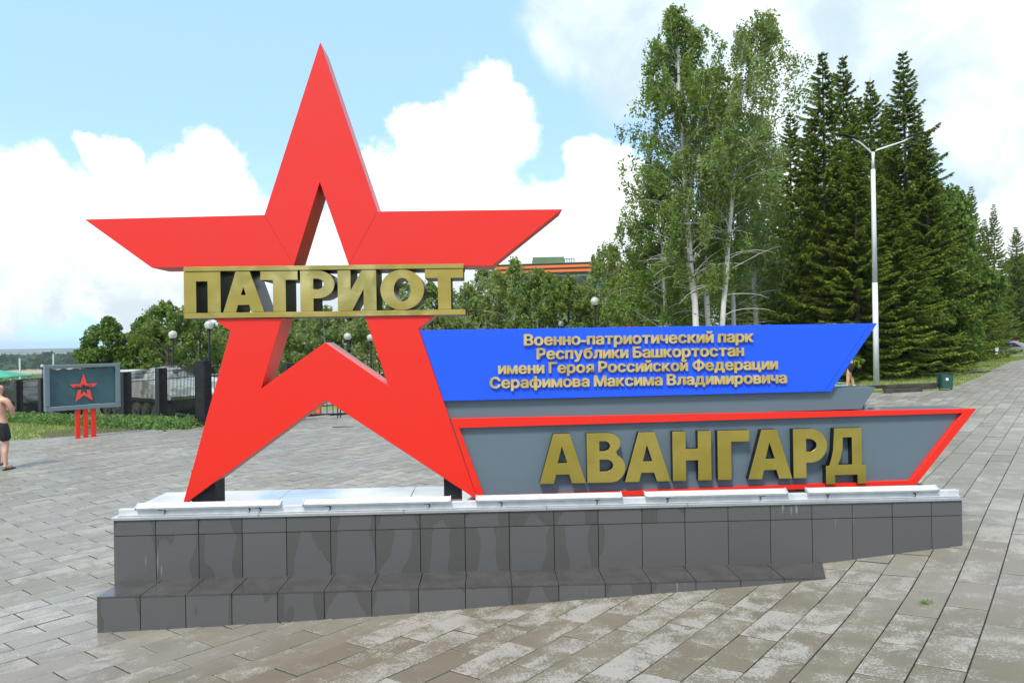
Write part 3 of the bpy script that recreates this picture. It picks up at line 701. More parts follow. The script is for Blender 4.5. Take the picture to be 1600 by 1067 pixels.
def word(chars, boxes, d, depth, parent, mats):
    zt = sum(uz((b_[0] + b_[1]) / 2, b_[2], d)[1] for b_ in boxes[:-1]) / (len(boxes) - 1)
    zb = sum(uz((b_[0] + b_[1]) / 2, b_[3], d)[1] for b_ in boxes[:-1]) / (len(boxes) - 1)
    for ch, (x0, x1, y0, y1) in zip(chars, boxes):
        u0, u1 = uz(x0, (y0 + y1) / 2, d)[0], uz(x1, (y0 + y1) / 2, d)[0]
        bz = zb if ch != 'Д' else uz(x0, y1, d)[1]
        lp = [[(u0 + (u1 - u0) * a, bz + (zt - bz) * b_) for a, b_ in L] for L in glyph(ch)]
        shape('letter', lp, d, depth, mats, parent, bev=.0015)
bd = thing('lettering_band', fp(uz(505, 490, 0)[0], EYE + .27, .15), 'gold lettering band reading ПАТРИОТ between two gold bars across the star', 'lettering')
bx = [(287, 344.5, 425.8, 490), (348, 412.2, 424.8, 488.8), (406.8, 465.3, 423.6, 487), (469, 522.8, 422.8, 485.8), (527.5, 588, 420.6, 484.9), (594, 662.7, 419.6, 483), (664, 724, 419, 482.2)]
word(['П', 'А2', 'Т', 'Р', 'И', 'О', 'Т'], bx, -.012, .37, bd, (GOLD, BLACKS))
ul, ur = uz(287, 460, -.02)[0], uz(725, 450, -.02)[0]
zA0 = (uz(287, 419, -.02)[1] + uz(724, 410.3, -.02)[1]) / 2; zA1 = (uz(287, 426, -.02)[1] + uz(724, 418, -.02)[1]) / 2
zB0 = (uz(287, 490, -.02)[1] + uz(724, 482.5, -.02)[1]) / 2; zB1 = (uz(287, 498.5, -.02)[1] + uz(724, 491, -.02)[1]) / 2
shape('bar', [[(ul, zA1 + .002), (ur, zA1 + .002), (ur, zA0), (ul, zA0)]], -.020, .40, (GOLD, BLACKS), bd, bev=.002)
shape('bar', [[(ul, zB1), (ur + .01, zB1), (ur + .01, zB0 - .002), (ul, zB0 - .002)]], -.020, .40, (GOLD, BLACKS), bd, bev=.002)

# ---- blue panel
bp = thing('blue_panel', fp(1.6, EYE - .55, .05), 'wide blue slanted panel with four lines of small gold Cyrillic lettering', 'sign panel')
shape('panel', [UZ([(655.5, 516), (1361, 505.2), (1289, 611.6), (693.5, 626.5)])], .002, .14, (BLUE, BLUE), bp, bev=.002)
shape('edge_strip', [UZ([(1362, 505.2), (1371, 505), (1298.5, 611.3), (1290, 611.6)])], .002, .14, (BLUE, BLUE), bp, bev=.002)
TXT = [('Военно-патриотический парк', 819.5, 1175.8, 539.8, 533.6, 18), ('Республики Башкортостан', 839.4, 1161, 561.2, 555.5, 17.8),
       ('имени Героя Российской Федерации', 779.3, 1214, 584.3, 576.2, 17.6), ('Серафимова Максима Владимировича', 766, 1228, 606.6, 597.5, 17.6)]
fcache = {}
def textmesh(s, bold=.0):
    if s in fcache: return fcache[s]
    cu_ = bpy.data.curves.new('glyph', 'FONT'); cu_.body = s; cu_.size = 1; cu_.resolution_u = 3; cu_.offset = bold; cu_.extrude = .06
    tmp = bpy.data.objects.new('glyph', cu_); COL.objects.link(tmp); dg = bpy.context.evaluated_depsgraph_get()
    me = bpy.data.meshes.new_from_object(tmp.evaluated_get(dg)); bpy.data.objects.remove(tmp)
    co = np.empty(len(me.vertices) * 3, np.float32); me.vertices.foreach_get('co', co); co = co.reshape(-1, 3).copy()
    fs = [tuple(p_.vertices) for p_ in me.polygons]; bpy.data.meshes.remove(me); fcache[s] = (co, fs); return fcache[s]
def own_glyph(ch):
    mb = MB()
    def bar_(x0, x1, y0, y1, zf=.06): mb.box(((x0 + x1) / 2, (y0 + y1) / 2, zf - .03), (x1 - x0, y1 - y0, .06 + .0))
    def ring(cx_, cy_, rx, ry, w, zf=.0603, n=28):
        b = len(mb.v); k = 0
        for i_ in range(n):
            a = 2 * math.pi * i_ / n
            for rr, zz in ((1, zf), (0, zf), (1, 0), (0, 0)):
                mb.v.append((cx_ + (rx - w * (1 - rr)) * math.cos(a), cy_ + (ry - w * .9 * (1 - rr)) * math.sin(a), zz))
        for i_ in range(n):
            p_ = b + i_ * 4; q_ = b + ((i_ + 1) % n) * 4
            for f_ in ((p_, q_, q_ + 1, p_ + 1), (p_ + 2, q_ + 2, q_, p_), (p_ + 1, q_ + 1, q_ + 3, p_ + 3)): mb.f.append(f_); mb.m.append(0)
    if ch == 'н': bar_(.08, .17, 0, .547); bar_(.42, .51, 0, .547); bar_(.17, .42, .235, .315, .0597)
    elif ch == 'ф': ring(.26, .27, .22, .285, .085); ring(.53, .27, .22, .285, .085, .0606); bar_(.35, .44, -.20, .76, .0612)
    elif ch == 'Ф': ring(.42, .365, .36, .30, .095); bar_(.372, .468, -.02, .75, .0612)
    return np.array(mb.v, float), mb.f
for ch_ in 'нфФ': fcache[ch_] = own_glyph(ch_)
def layout(s, pair=.115):
    x = 0; res = []
    for ch in s:
        if ch == ' ': x += .24; continue
        co, fs = textmesh(ch); mn, mx = co[:, 0].min(), co[:, 0].max()
        res.append((ch, x - mn, co, fs)); x += (mx - mn) + pair
    return res, x - pair
for s, x0, x1, y0, y1, cap in TXT:
    res, tot = layout(s)
    u0, z0 = uz(x0, y0, -.01); u1, z1 = uz(x1, y1, -.01); zb = (z0 + z1) / 2
    capu = .729 + .06; kz = cap / F * D0 / capu; kx = (u1 - u0) / tot
    for ch, ox_, co, fs in res:
        uu = u0 + (co[:, 0] + ox_) * kx; zz_ = zb + (co[:, 1]) * kz
        dd = D0 - .012 - co[:, 2] / .06 * .010
        W = np.outer(uu, U) + np.outer(zz_, ZZ) + np.outer(dd, NN)
        n_ = len(W); Wa = []; Fa_ = []
        for q_, (sx_, sz_) in enumerate([(0, 0)] + [(.042 * math.cos(a_ * math.pi / 4), .034 * math.sin(a_ * math.pi / 4)) for a_ in range(8)]):
            Wa.append(W + np.outer(np.full(n_, sx_ * kx), U) + np.outer(np.full(n_, sz_ * kz), ZZ) + np.outer(np.full(n_, .00025 * q_), NN)); Fa_ += [tuple(i_ + q_ * n_ for i_ in f_) for f_ in fs]
        mesh_np('letter', np.concatenate(Wa), Fa_, GOLD2, bp, org=org_of(bp))

# ---- grey upper strip and the lower box
gs = thing('grey_ledge_box', fp(2, EYE - .75, .2), 'slim grey box strip between the blue panel and the red framed box', 'sign panel')
shape('casing', [UZ([(690, 618), (1368.5, 605.3), (1345.5, 639), (704, 660)], .05)], .05, .32, (GREY, GREY), gs, bev=.002)
lb = thing('framed_box_sign', fp(2, ZT, .2), 'boat shaped grey box sign with bright red frame and gold letters АВАНГАРД', 'sign')
fo = UZ([(704.6, 658.8), (1525.8, 633.6), (1431.5, 757.2), (746.8, 783)]); fi = UZ([(717.5, 668.6), (1505, 645.3), (1423.3, 750.5), (757, 775.8)])
zt_ = (fo[0][1] + fo[1][1]) / 2; fo[0] = (fo[0][0], zt_); fo[1] = (fo[1][0], zt_)
for a, b_ in ((0, 1), (1, 2), (2, 3), (3, 0)):
    shape('frame_side', [[fo[a], fo[b_], fi[b_], fi[a]]], 0.001, .06, (RED, RED), lb, bev=.001)
cin = UZ([(700, 662), (1515, 639.5), (1427, 754), (740, 779)])
cz2 = (cin[0][1] + cin[1][1]) / 2; 
shape('back_panel', [[(cin[0][0], cz2 - .012), (cin[1][0], cz2 - .012), cin[2], cin[3]]], .045, .32, (GREY, GREY), lb)
shape('top_sheet', [[(fo[0][0] + .02, zt_ - .012), (fo[1][0] - .03, zt_ - .012), (fo[1][0] - .02, zt_ - .003), (fo[0][0] + .02, zt_ - .003)]], .063, .31, (GREY, GREY), lb)
mb = MB(); mb.lathe((0, 0, 0), [(0.001, .05), (.022, .05), (.022, 0)], 8); bo = mb.obj('bolt', ALU, lb); bo.location = Vector(fp(uz(1369, 636)[0], zt_ - .003, .2)) - Vector(org_of(lb))
bx2 = [(842.6, 915, 679.5, 757.3), (917, 977, 678.2, 755.5), (976, 1047.5, 675.7, 752.8), (1050.9, 1111.5, 673.6, 750.6), (1121.3, 1171, 671.8, 748.8), (1168.9, 1237.4, 669.7, 746), (1239.5, 1292.5, 667.8, 744), (1290.2, 1353, 666, 756.3)]
word(['А', 'В', 'А', 'Н', 'Г', 'А', 'Р', 'Д'], bx2, -.035, .078, lb, (GOLDB, BLACKS))

# ------------------------------------------------------------------ trees
def leaves_quads(C_, size, up=None, flat=.0, asp=1.6):
    """C_ (n,3) centres -> rhombic leaves with random facing"""
    n = len(C_); a = NR.normal(size=(n, 3)); a[:, 2] -= .6; a /= np.linalg.norm(a, axis=1)[:, None]
    b = NR.normal(size=(n, 3)); b -= (a * b).sum(1)[:, None] * a; b /= np.linalg.norm(b, axis=1)[:, None]
    s = size * NR.uniform(.65, 1.35, (n, 1))
    V = np.stack([C_ - a * s * asp / 2, C_ + b * s / 2, C_ + a * s * asp / 2, C_ - b * s / 2], 1).reshape(-1, 3)
    Fq = np.arange(n * 4).reshape(-1, 4); return V, Fq
def tree_birch(seed, H, path=None, crown=2.2, base=.25, nbr=60, leaves=14000, lsize=.09, tr=.14, droop=1.0, dead=0):
    rg = np.random.default_rng(seed); mbt = MB(); mbb = MB()
    path = path or [(0, 0, 0), (.1, 0, H * .5), (0, 0, H)]
    P = np.array(path, float)
    def onp(t):
        z = t * P[-1, 2]; return np.array([np.interp(z, P[:, 2], P[:, 0]), np.interp(z, P[:, 2], P[:, 1]), z])
    ts = np.linspace(0, 1, 14); mbt.tube([onp(t) + (rg.normal(0, .02, 3) * (0 < t < .95)) for t in ts], [max(.012, tr * (1 - t * .97) ** .62) for t in ts], 8)
    cen = []
    ntw = 9
    per = max(1, int(leaves / (nbr * ntw)))
    for k in range(nbr):
        t = base + (1 - base) * ((k + rg.random()) / nbr) ** .9 * .98
        p = onp(t); az = rg.uniform(0, 2 * math.pi); s = (t - base) / (1 - base)
        L = crown * (math.sin(math.pi * min(1, (s * .80 + .22))) ** .8) * rg.uniform(.55, 1.15) + .25
        el = R(rg.uniform(30, 60)); pts = [p]; dr = np.array([math.cos(az) * math.cos(el), math.sin(az) * math.cos(el), math.sin(el)])
        for q in range(5):
            pts.append(pts[-1] + dr * L / 5 * 1.15); dr = dr + np.array([0, 0, -.22 * droop]) + rg.normal(0, .06, 3); dr /= np.linalg.norm(dr)
        r0 = max(.008, tr * .17 * (1 - s * .7)); mbb.tube(pts, [r0, r0 * .8, r0 * .6, r0 * .45, r0 * .3, .004], 4, cap=False)
        pa = np.array(pts)
        for q in range(ntw):
            f_ = rg.uniform(.38, 1.0) * 5; i0 = min(4, int(f_)); pt = pa[i0] + (pa[i0 + 1] - pa[i0]) * (f_ - i0)
            sd = rg.normal(0, .16, 3) * np.array([1, 1, .3]); hl = rg.uniform(.35, 1.0) * min(1.1, .45 + crown * .3) * droop
            tt = rg.random(per) ** .8
            c_ = pt + np.outer(tt, sd + np.array([0, 0, -hl])) + rg.normal(0, .070, (per, 3))
            cen.append(c_)
            if q % 3 == 0: mbb.tube([pt, pt + sd * .6 + np.array([0, 0, -hl * .4]), pt + sd + np.array([0, 0, -hl])], [.008, .005, .003], 3, cap=False)
    for k in range(dead):                         # bare limbs under the crown
        t = base * rg.uniform(.45, 1.45); p = onp(t); az = rg.choice([0, math.pi]) + rg.uniform(-.6, .6); L = crown * rg.uniform(.5, 1.1); dr = np.array([math.cos(az), math.sin(az), rg.uniform(.15, .7)]); pts = [p]
        for q in range(5):
            dr = dr / np.linalg.norm(dr); pts.append(pts[-1] + dr * L / 5); dr = dr + np.array([0, 0, -.16]) + rg.normal(0, .10, 3)
        mbb.tube(pts, [.016, .014, .011, .009, .006, .003], 4, cap=False)
    C_ = np.concatenate(cen); V, Fq = leaves_quads(C_, lsize)
    return mbt, mbb, V, Fq
def tree_broad(seed, H, rad, base=.25, leaves=9000, lsize=.14, tr=.14, lumps=26):
    rg = np.random.default_rng(seed); mbt = MB(); mbb = MB()
    mbt.tube([(0, 0, 0), (.05, 0, H * .3), (0, .05, H * .6), (0, 0, H * .9)], [tr, tr * .8, tr * .5, .02], 7)
    cen = []
    for k in range(lumps):
        h = base + (1 - base) * rg.random(); az = rg.uniform(0, 2 * math.pi); prof = math.sin(math.pi * min(1, (h - base) / (1 - base) * .85 + .15)) ** .6
        rr = rad * prof * math.sqrt(rg.random()) * .85; c = np.array([math.cos(az) * rr, math.sin(az) * rr, H * (base + (h - base) * .92)])
        lr = rad * rg.uniform(.22, .42); n = leaves // lumps
        dv = rg.normal(size=(n, 3)); dv /= np.linalg.norm(dv, axis=1)[:, None]
        cen.append(c + dv * (lr * rg.uniform(.55, 1.1, (n, 1))) * np.array([1, 1, .8]))
        mbb.tube([(0, 0, H * max(.15, h * .6)), tuple(c * np.array([.6, .6, .95])), tuple(c)], [tr * .3, tr * .15, .01], 4, cap=False)
    V, Fq = leaves_quads(np.concatenate(cen), lsize, asp=1.3); return mbt, mbb, V, Fq
def tree_spruce(seed, H, rad, base=.04, dens=1.0, tr=.16):
    """trunk, boughs, hanging needle sprays (dark) and fresh tips"""
    rg = np.random.default_rng(seed); mbt = MB(); mbb = MB()
    mbt.tube([(0, 0, 0), (.02, .02, H * .5), (0, 0, H)], [tr, tr * .55, .012], 7)
    Vs = []; Vt = []
    z = H * base
    while z < H * .992:
        s = z / H; n = int(rg.integers(5, 8)) if s < .93 else 4; L0 = rad * (1 - s) ** .90 * 1.08 * (1 if s > .12 else .75 + 2 * s) + .07
        for k in range(n):
            az = 2 * math.pi * (k + rg.uniform(-.35, .35)) / n + z * 2.4; L = L0 * (rg.uniform(.55, 1.15) if rg.random() < .85 else rg.uniform(1.1, 1.45)); hv = np.array([math.cos(az), math.sin(az), 0]); sv = np.array([-math.sin(az), math.cos(az), 0])
            el = .55 - 1.15 * (1 - s) ** .7; q = np.linspace(0, 1, 5)
            pts = np.outer(q * L, hv) + np.outer(el * q * L * .75 - .25 * (1 - s) * L * q * (1 - q) + .22 * L * q ** 3, [0, 0, 1]) + np.array([0, 0, z])
            mbb.tube(pts, [.022, .016, .012, .008, .004], 3, cap=False)
            m = int((16 + 40 * L) * dens * 2.1); f_ = rg.uniform(.10, 1, m) ** .75
            base_ = np.stack([np.interp(f_, q, pts[:, c]) for c in range(3)], 1)
            side = rg.choice([-1, 1], m)[:, None] * sv; ln = (.08 + .20 * (1 - f_ * .6) * min(1.2, L * .6 + .3))[:, None] * rg.uniform(.6, 1.4, (m, 1))
            dd = side * rg.uniform(.2, 1.0, (m, 1)) + hv * rg.uniform(.2, .9, (m, 1)) + np.array([0, 0, -1]) * rg.uniform(.15, 1.35, (m, 1)) * (1 - .6 * s); dd /= np.linalg.norm(dd, axis=1)[:, None]
            w = np.cross(dd, rg.normal(size=(m, 3))); w /= np.linalg.norm(w, axis=1)[:, None]; ws = rg.uniform(.012, .026, (m, 1)) * (1 + .5 * min(1, L / 2))
            a = base_; b = base_ + dd * ln * .45 + w * ws; c = base_ + dd * ln; e = base_ + dd * ln * .45 - w * ws
            quad = np.stack([a, b, c, e], 1)
            tip = (f_ > .62) & (rg.random(m) < .62)
            Vs.append(quad[~tip]); Vt.append(quad[tip])
        z += (.20 + .20 * (1 - s)) * rg.uniform(.8, 1.2)
    Vs = np.concatenate(Vs).reshape(-1, 3); Vt = np.concatenate(Vt).reshape(-1, 3)
    return mbt, mbb, Vs, Vt
protos = {}
def plant_tree(kind, key, maker, mats, loc, sc, rz, name, label, cat='tree', group=None):
    """mats: trunk, limbs, leaf (, second leaf)"""
    if key not in protos:
        root = thing(name, loc, label, cat, group, rz); res = maker()
        mbt, mbb = res[0], res[1]
        mbt.obj('trunk', mats[0], root, smooth=True); tag(mbb.obj('limbs', mats[1], root, smooth=True), kind='stuff')
        if kind == 'spruce':
            for V, m_, nm in ((res[2], mats[2], 'crown'), (res[3], mats[3], 'fresh_tips')):
                mesh_np(nm, V, np.arange(len(V)).reshape(-1, 4), m_, root)
        else: mesh_np('crown', res[2], res[3], mats[2], root)
        protos[key] = root; r = root
    else:
        r = copy_tree(protos[key]); tag(r, label, cat, group); r.name = name
    r.location = loc; r.rotation_euler = (0, 0, rz); r.scale = sc if isinstance(sc, tuple) else (sc, sc, sc)
    return r
def tbase(px, Y):
    x = (px - 800) / F * Y; return Vector((x, Y, G(x, Y) - .05))
def hgt(px, topy, Y):
    return at(px, topy, Y).z - tbase(px, Y).z

# the tall near birches
def ppath(pts, Y):
    """trunk path through photo points, at distance Y, relative to its base"""
    b = at(pts[0][0], pts[0][1], Y); z0 = G(b.x, Y) - .05; out = [(0, 0, 0)]
    for x, y in pts: q = at(x, y, Y); out.append((q.x - b.x, 0, q.z - z0))
    return out, Vector((b.x, Y, z0))
big = [
 ('b1', 27.5, [(1088, 505), (1078, 380), (1069, 290), (1063, 160), (1056, 6)], 2.35, .25, 130, 18000, .14, 'tallest white birch, its bare trunk leftmost of the birches behind the blue panel'),
 ('b2', 29.0, [(1107, 505), (1100, 400), (1096, 300), (1100, 190), (1120, 95)], 1.8, .35, 70, 8500, .13, 'slender birch with thin trunk just right of the tallest birch'),
 ('b3', 27.0, [(1129, 505), (1138, 400), (1143, 310), (1160, 150), (1197, 16)], 2.4, .40, 90, 11000, .115, 'tall leaning birch whose sparse top bends to the right against the cloud'),
 ('b4', 30.5, [(1146, 505), (1142, 380), (1136, 280), (1140, 200)], 2.2, .30, 60, 11000, .12, 'birch with a straight white trunk close behind the leaning birch'),
 ('b5', 32.0, [(1182, 505), (1178, 420), (1172, 300), (1185, 170)], 2.1, .25, 60, 13000, .14, 'darker trunked birch between the birch clump and the first spruce'),
 ('b6', 30.0, [(1040, 505), (1035, 400), (1025, 300), (1020, 250)], 2.2, .20, 60, 13000, .09, 'low birch with hanging twigs at the left edge of the tall birch clump'),
]
for key, Y, pts, crown, base, nbr, nl, tr, lab in big:
    path, b0 = ppath(pts, Y); H = path[-1][2]
    plant_tree('birch', key, lambda: tree_birch(hash(key) % 1 + int(key[1]) * 17, H, path, crown, base, nbr, int(nl * 1.9), .072, tr, 1.0, 13),
               (BBARK, BBARK, L_BIRCH if key in ('b1', 'b2', 'b6') else L_PALE), b0, 1, 0, 'birch_tree', lab, group='tall birches behind the blue panel')

# spruces (px, top y, distance, radius in px at the foot, variant, label)
sp_list = [
 (1292, 80, 31, 2.9, 's1', 'tall dark spruce nearest the birches, a sharp narrow top left of the lamp post'),
 (1324, 86, 35, 2.5, 's2', 'spruce whose thin top stands close behind the first tall spruce'),
 (1366, 120, 37, 2.6, 's3', 'spruce directly behind the white lamp post with a lower rounded top'),
 (1418, 79, 34, 3.0, 's1', 'tallest spruce on the right, its pointed top right of the lamp post arms'),
 (1452, 215, 33, 2.6, 's2', 'spruce at the right shoulder of the tall spruces, its boughs against the sky'),
 (1240, 172, 37, 2.6, 's3', 'spruce half hidden behind the leaning birch'),
 (1210, 250, 42, 2.6, 's2', 'shorter spruce in the shade between birches and spruces'),
 (1340, 230, 29.5, 2.6, 's2', 'lower bushy spruce in front of the tall spruces, just left of the lamp post'),
 (1400, 300, 30.5, 2.7, 's1', 'lower bushy spruce right beside the lamp post, at the grass edge'),
 (1500, 330, 46, 2.9, 's3', 'spruce behind the leafy tree at the forest edge'),
 (1521, 290, 60, 2.2, 's1', 'lone spire of a spruce rising over the forest edge at the right'),
 (1541, 342, 70, 2.4, 's2', 'small spruce between the two far spires on the right'),
 (1556, 318, 84, 2.6, 's1', 'second far spruce spire toward the right picture edge'),
 (1590, 352, 98, 3.2, 's3', 'farthest spruce at the right picture edge above the police car'),
 (1622, 372, 100, 3.4, 's2', 'far spruce just past the right picture edge'),
 (1270, 260, 46, 3.0, 's1', 'spruce deep in the wood behind the first tall spruce'),
 (1345, 150, 42, 3.4, 's2', 'spruce filling the gap behind the two left spruce spires'),
 (1392, 158, 42, 3.4, 's3', 'spruce filling the gap between lamp post and the tallest spruce'),
 (1440, 178, 42, 3.4, 's1', 'spruce close behind the tallest spruce on its right side'),
 (1268, 190, 40, 3.2, 's2', 'spruce just behind and left of the first tall spruce'),
 (1385, 210, 47, 3.0, 's2', 'spruce deep in the wood between lamp post and tallest spruce'),
 (1445, 290, 50, 3.0, 's3', 'spruce deep in the wood right of the tallest spruce'),
]
for k, (px, ty, Y, rad, var, lab) in enumerate(sp_list):
    b0 = tbase(px, Y); H = hgt(px, ty, Y); HV = {'s1': 14.5, 's2': 14.0, 's3': 13.5}[var]; RV = {'s1': 2.9, 's2': 2.7, 's3': 2.8}[var]
    sz = H / HV; sxy = rad / RV
    plant_tree('spruce', var, lambda: tree_spruce(int(var[1]) * 31, HV, RV, .05), (BARK, BARK, L_SPRUCE, L_SPRUCET), b0, (sxy, sxy, sz), k * 1.7, 'spruce_tree', lab, group='spruces of the roadside wood')
# the dark wood behind
DEEP = ['behind the dark trunked birch', 'right of the birch clump', 'left of the first tall spruce spire', 'behind the lamp post', 'right of the lamp post', 'behind the bright leafy tree', 'under the lone far spire', 'between the two far spires', 'above the police car', 'at the right picture edge', 'behind the leaning birch', 'under the tall spruce nearest the birches']
for k, (px, ty, Y) in enumerate([(1180, 330, 52), (1230, 330, 50), (1310, 300, 52), (1350, 310, 54), (1420, 330, 56), (1475, 380, 58), (1510, 420, 74), (1545, 440, 92), (1575, 450, 108), (1610, 450, 116), (1160, 380, 56), (1290, 350, 60)]):
    b0 = tbase(px, Y); H = hgt(px, ty, Y); plant_tree('spruce', 's%d' % (k % 3 + 1), None, None, b0, (1.3, 1.3, H / 14.0), k * .9, 'spruce_tree', 'dark spruce deep in the wood, ' + DEEP[k], group='spruces deep in the wood')

# leafy trees: right
for k, (px, ty, Y, rad, lab) in enumerate([(1478, 300, 36, 2.3, 'bright leafy tree at the wood edge right of the tallest spruce'), (1462, 400, 33, 1.8, 'low leafy bush growing at the foot of the bright leafy tree'),
                                (1524, 400, 60, 2.0, 'leafy tree under the lone spruce spire'), (1604, 400, 104, 5.0, 'pale far tree crown at the right picture edge')]):
    b0 = tbase(px, Y); H = hgt(px, ty, Y); plant_tree('broad', 'r1', lambda: tree_broad(5, 7.0, 2.2, .12, 20000, .15, .13, 40), (BARK, BARK, L_BROAD), b0, (rad / 2.2, rad / 2.2, H / 7.0), k * 2.0, 'leafy_tree', lab, group='leafy trees at the wood edge')

# background birches and left trees
mid = [
 (168, 492, 44, 1.7, 'L', 'round dark green tree standing alone behind the billboard'),
 (262, 470, 43, 2.4, 'M', 'tall loose tree behind the fence, left of the lettering band'),
 (225, 492, 45, 1.8, 'L', 'smaller tree at the left flank of the tall loose tree behind the fence'),
 (312, 492, 46, 2.2, 'M', 'tree behind the fence filling the gap left of the star leg'),
 (352, 500, 50, 2.2, 'P', 'pale tree seen beside the left leg of the star'),
 (400, 505, 52, 2.4, 'P', 'tree hidden by the left leg of the star behind the gate'),
 (462, 490, 50, 2.4, 'M', 'green tree in the left corner of the star opening'),
 (505, 476, 48, 2.6, 'P', 'tree in the middle of the star opening above the white ridge'),
 (548, 478, 50, 2.6, 'M', 'tree right of the middle in the star opening'),
 (590, 470, 47, 2.4, 'P', 'tree at the right edge of the star opening behind the globe lamps'),
 (630, 436, 46, 2.5, 'P', 'pale birch seen through the gold letter О'),
 (676, 440, 47, 2.4, 'M', 'birch behind the last gold letter Т'),
 (730, 446, 45, 2.2, 'P', 'loose pale birch just right of the lettering band'),
 (765, 416, 47, 2.4, 'P', 'pale birch below the right arm tip of the star'),
 (806, 404, 44, 2.5, 'P', 'birch with thin white stem at the left end of the ribbon building'),
 (845, 420, 43, 2.4, 'M', 'bushy green birch below the roof box of the building'),
 (888, 430, 42, 2.4, 'M', 'green birch left of the tall globe lamp'),
 (925, 440, 44, 2.2, 'P', 'birch behind the tall globe lamp'),
 (952, 382, 42, 2.0, 'P', 'thin topped birch rising over the orange and black ribbon'),
 (990, 425, 38, 2.2, 'M', 'birch between the ribbon building and the tall birches'),
 (1015, 380, 36, 2.2, 'M', 'green birch under the left side of the tall birch clump'),
]
MK = {'L': (lambda: tree_broad(9, 5.8, 1.7, .22, 9000, .15, .10, 30), (BARK, BARK, L_BROAD), 5.8, 1.7),
      'M': (lambda: tree_birch(23, 7.0, None, 2.3, .16, 60, 9500, .11, .10, .8), (BARK, TWIG, L_BIRCH), 7.0, 2.4),
      'P': (lambda: tree_birch(29, 7.5, None, 2.2, .16, 55, 7500, .11, .09, .9), (BBARK, BBARK, L_PALE), 7.5, 2.3)}
for k, (px, ty, Y, rad, kd, lab) in enumerate(mid):
    mk, ms, HV, RV = MK[kd]; b0 = tbase(px, Y); H = hgt(px, ty, Y)
    plant_tree('broad' if kd == 'L' else 'birch', 'm' + kd, mk, ms, b0, (rad / RV, rad / RV, H / HV), k * 1.9, 'leafy_tree' if kd == 'L' else 'birch_tree', lab, group='trees beyond the fence')
b0 = tbase(985, 34); plant_tree('broad', 'y1', lambda: tree_broad(14, 3.4, .6, .1, 2600, .10, .04, 14), (BARK, BARK, L_YELLOW), b0, 1, 0, 'young_tree', 'slim young tree with yellow and red leaves behind the blue panel')
b0 = tbase(592, 38); plant_tree('spruce', 's9', lambda: tree_spruce(77, 3.4, 1.0, .03, 1.0, .05), (BARK, BARK, L_PALE, L_PALE), b0, 1, 0, 'spruce_tree', 'small blue grey spruce in the star opening between the globe lamps')
# second row so no gap shows the horizon; a far wood on the valley floor
ROW2 = ['left of the star leg', 'behind the star left leg', 'in the left part of the star opening', 'behind the white ridge left side', 'above the white ridge of the star', 'in the right part of the star opening', 'behind the gold letter О', 'behind the last gold letter Т', 'under the star right arm tip', 'behind the ribbon building corner', 'left of the tallest birch', 'behind the tallest birch trunk', 'right of the leaning birch trunk', 'beneath the thin topped birch']
for k, (px, ty, Y) in enumerate([(340, 520, 64), (380, 515, 66), (430, 505, 62), (480, 505, 66), (530, 500, 64), (580, 500, 66), (640, 480, 62), (700, 475, 66), (750, 470, 62), (1000, 440, 60), (1050, 430, 58), (1090, 400, 60), (1130, 400, 56), (960, 460, 64)]):
    mk, ms, HV, RV = MK['P']; b0 = tbase(px, Y); H = hgt(px, ty, Y); plant_tree('birch', 'mP', mk, ms, b0, (1.5, 1.5, H / HV), k * 1.3, 'birch_tree', 'green tree in the far second row, ' + ROW2[k], group='second row of trees beyond the fence')
# forest mass in the valley
n = 9000; ang = NR.uniform(R(-62), R(10), n); rr_ = NR.uniform(1150, 1900, n); fx = np.sin(ang) * rr_; fy = np.cos(ang) * rr_
kp = (fx < -640 + 0 * fy) | (NR.random(n) < .12); fx, fy = fx[kp], fy[kp]; fz = Gn(fx, fy) + NR.uniform(3, 10, len(fx))
C_ = np.stack([fx, fy, fz], 1); C_ = np.repeat(C_, 5, 0) + NR.normal(0, 4.0, (len(C_) * 5, 3)) * np.array([1.3, 1.3, .9]); V, Fq = leaves_quads(C_, 8.5)
FARL = leaf('far_wood_leaves', (.035, .075, .030), (.070, .12, .045), (.05, .09, .03))
tag(mesh_np('far_wood', V, Fq, FARL), 'dark green wood in the valley far beyond the fence', 'wood', kind='stuff')
n = 2600; ang = NR.uniform(R(-50), R(-24), n); rr_ = NR.uniform(85, 150, n); fx = np.sin(ang) * rr_; fy = np.cos(ang) * rr_
C_ = np.stack([fx, fy, Gn(fx, fy) + NR.uniform(-.1, .7, n)], 1); C_ = np.repeat(C_, 10, 0) + NR.normal(0, .8, (n * 10, 3)) * np.array([1, 1, .45]); V, Fq = leaves_quads(C_, .45)
tag(mesh_np('far_bushes', V, Fq, L_YELLOW if False else L_WEED), 'band of yellowish green bushes below the valley wood', 'bushes', kind='stuff')

# ------------------------------------------------------------------ grass
def blades(name, PXs, PYs, n, hmin, hmax, m, w=.02, dz=0, extra=None):
    x0, x1, y0, y1 = min(PXs), max(PXs), min(PYs), max(PYs)
    x = NR.uniform(x0, x1, n); y = NR.uniform(y0, y1, n); k = inpoly(x, y, np.array(PXs), np.array(PYs)); x, y = x[k], y[k]
    if extra is not None: k = ~extra(x, y); x, y = x[k], y[k]
    z = Gn(x, y) - .05 + dz; m_ = len(x); h = NR.uniform(hmin, hmax, m_)
    a = NR.uniform(0, 2 * np.pi, m_); dx, dy = np.cos(a) * w, np.sin(a) * w; lx, ly = NR.normal(0, .35, m_) * h, NR.normal(0, .35, m_) * h
    V = np.stack([np.c_[x - dx, y - dy, z], np.c_[x + dx, y + dy, z], np.c_[x + lx, y + ly, z + h]], 1).reshape(-1, 3)
    o = mesh_np(name, V, np.arange(m_ * 3).reshape(-1, 3), m); return o
plz = lambda x, y: inpoly(x, y)
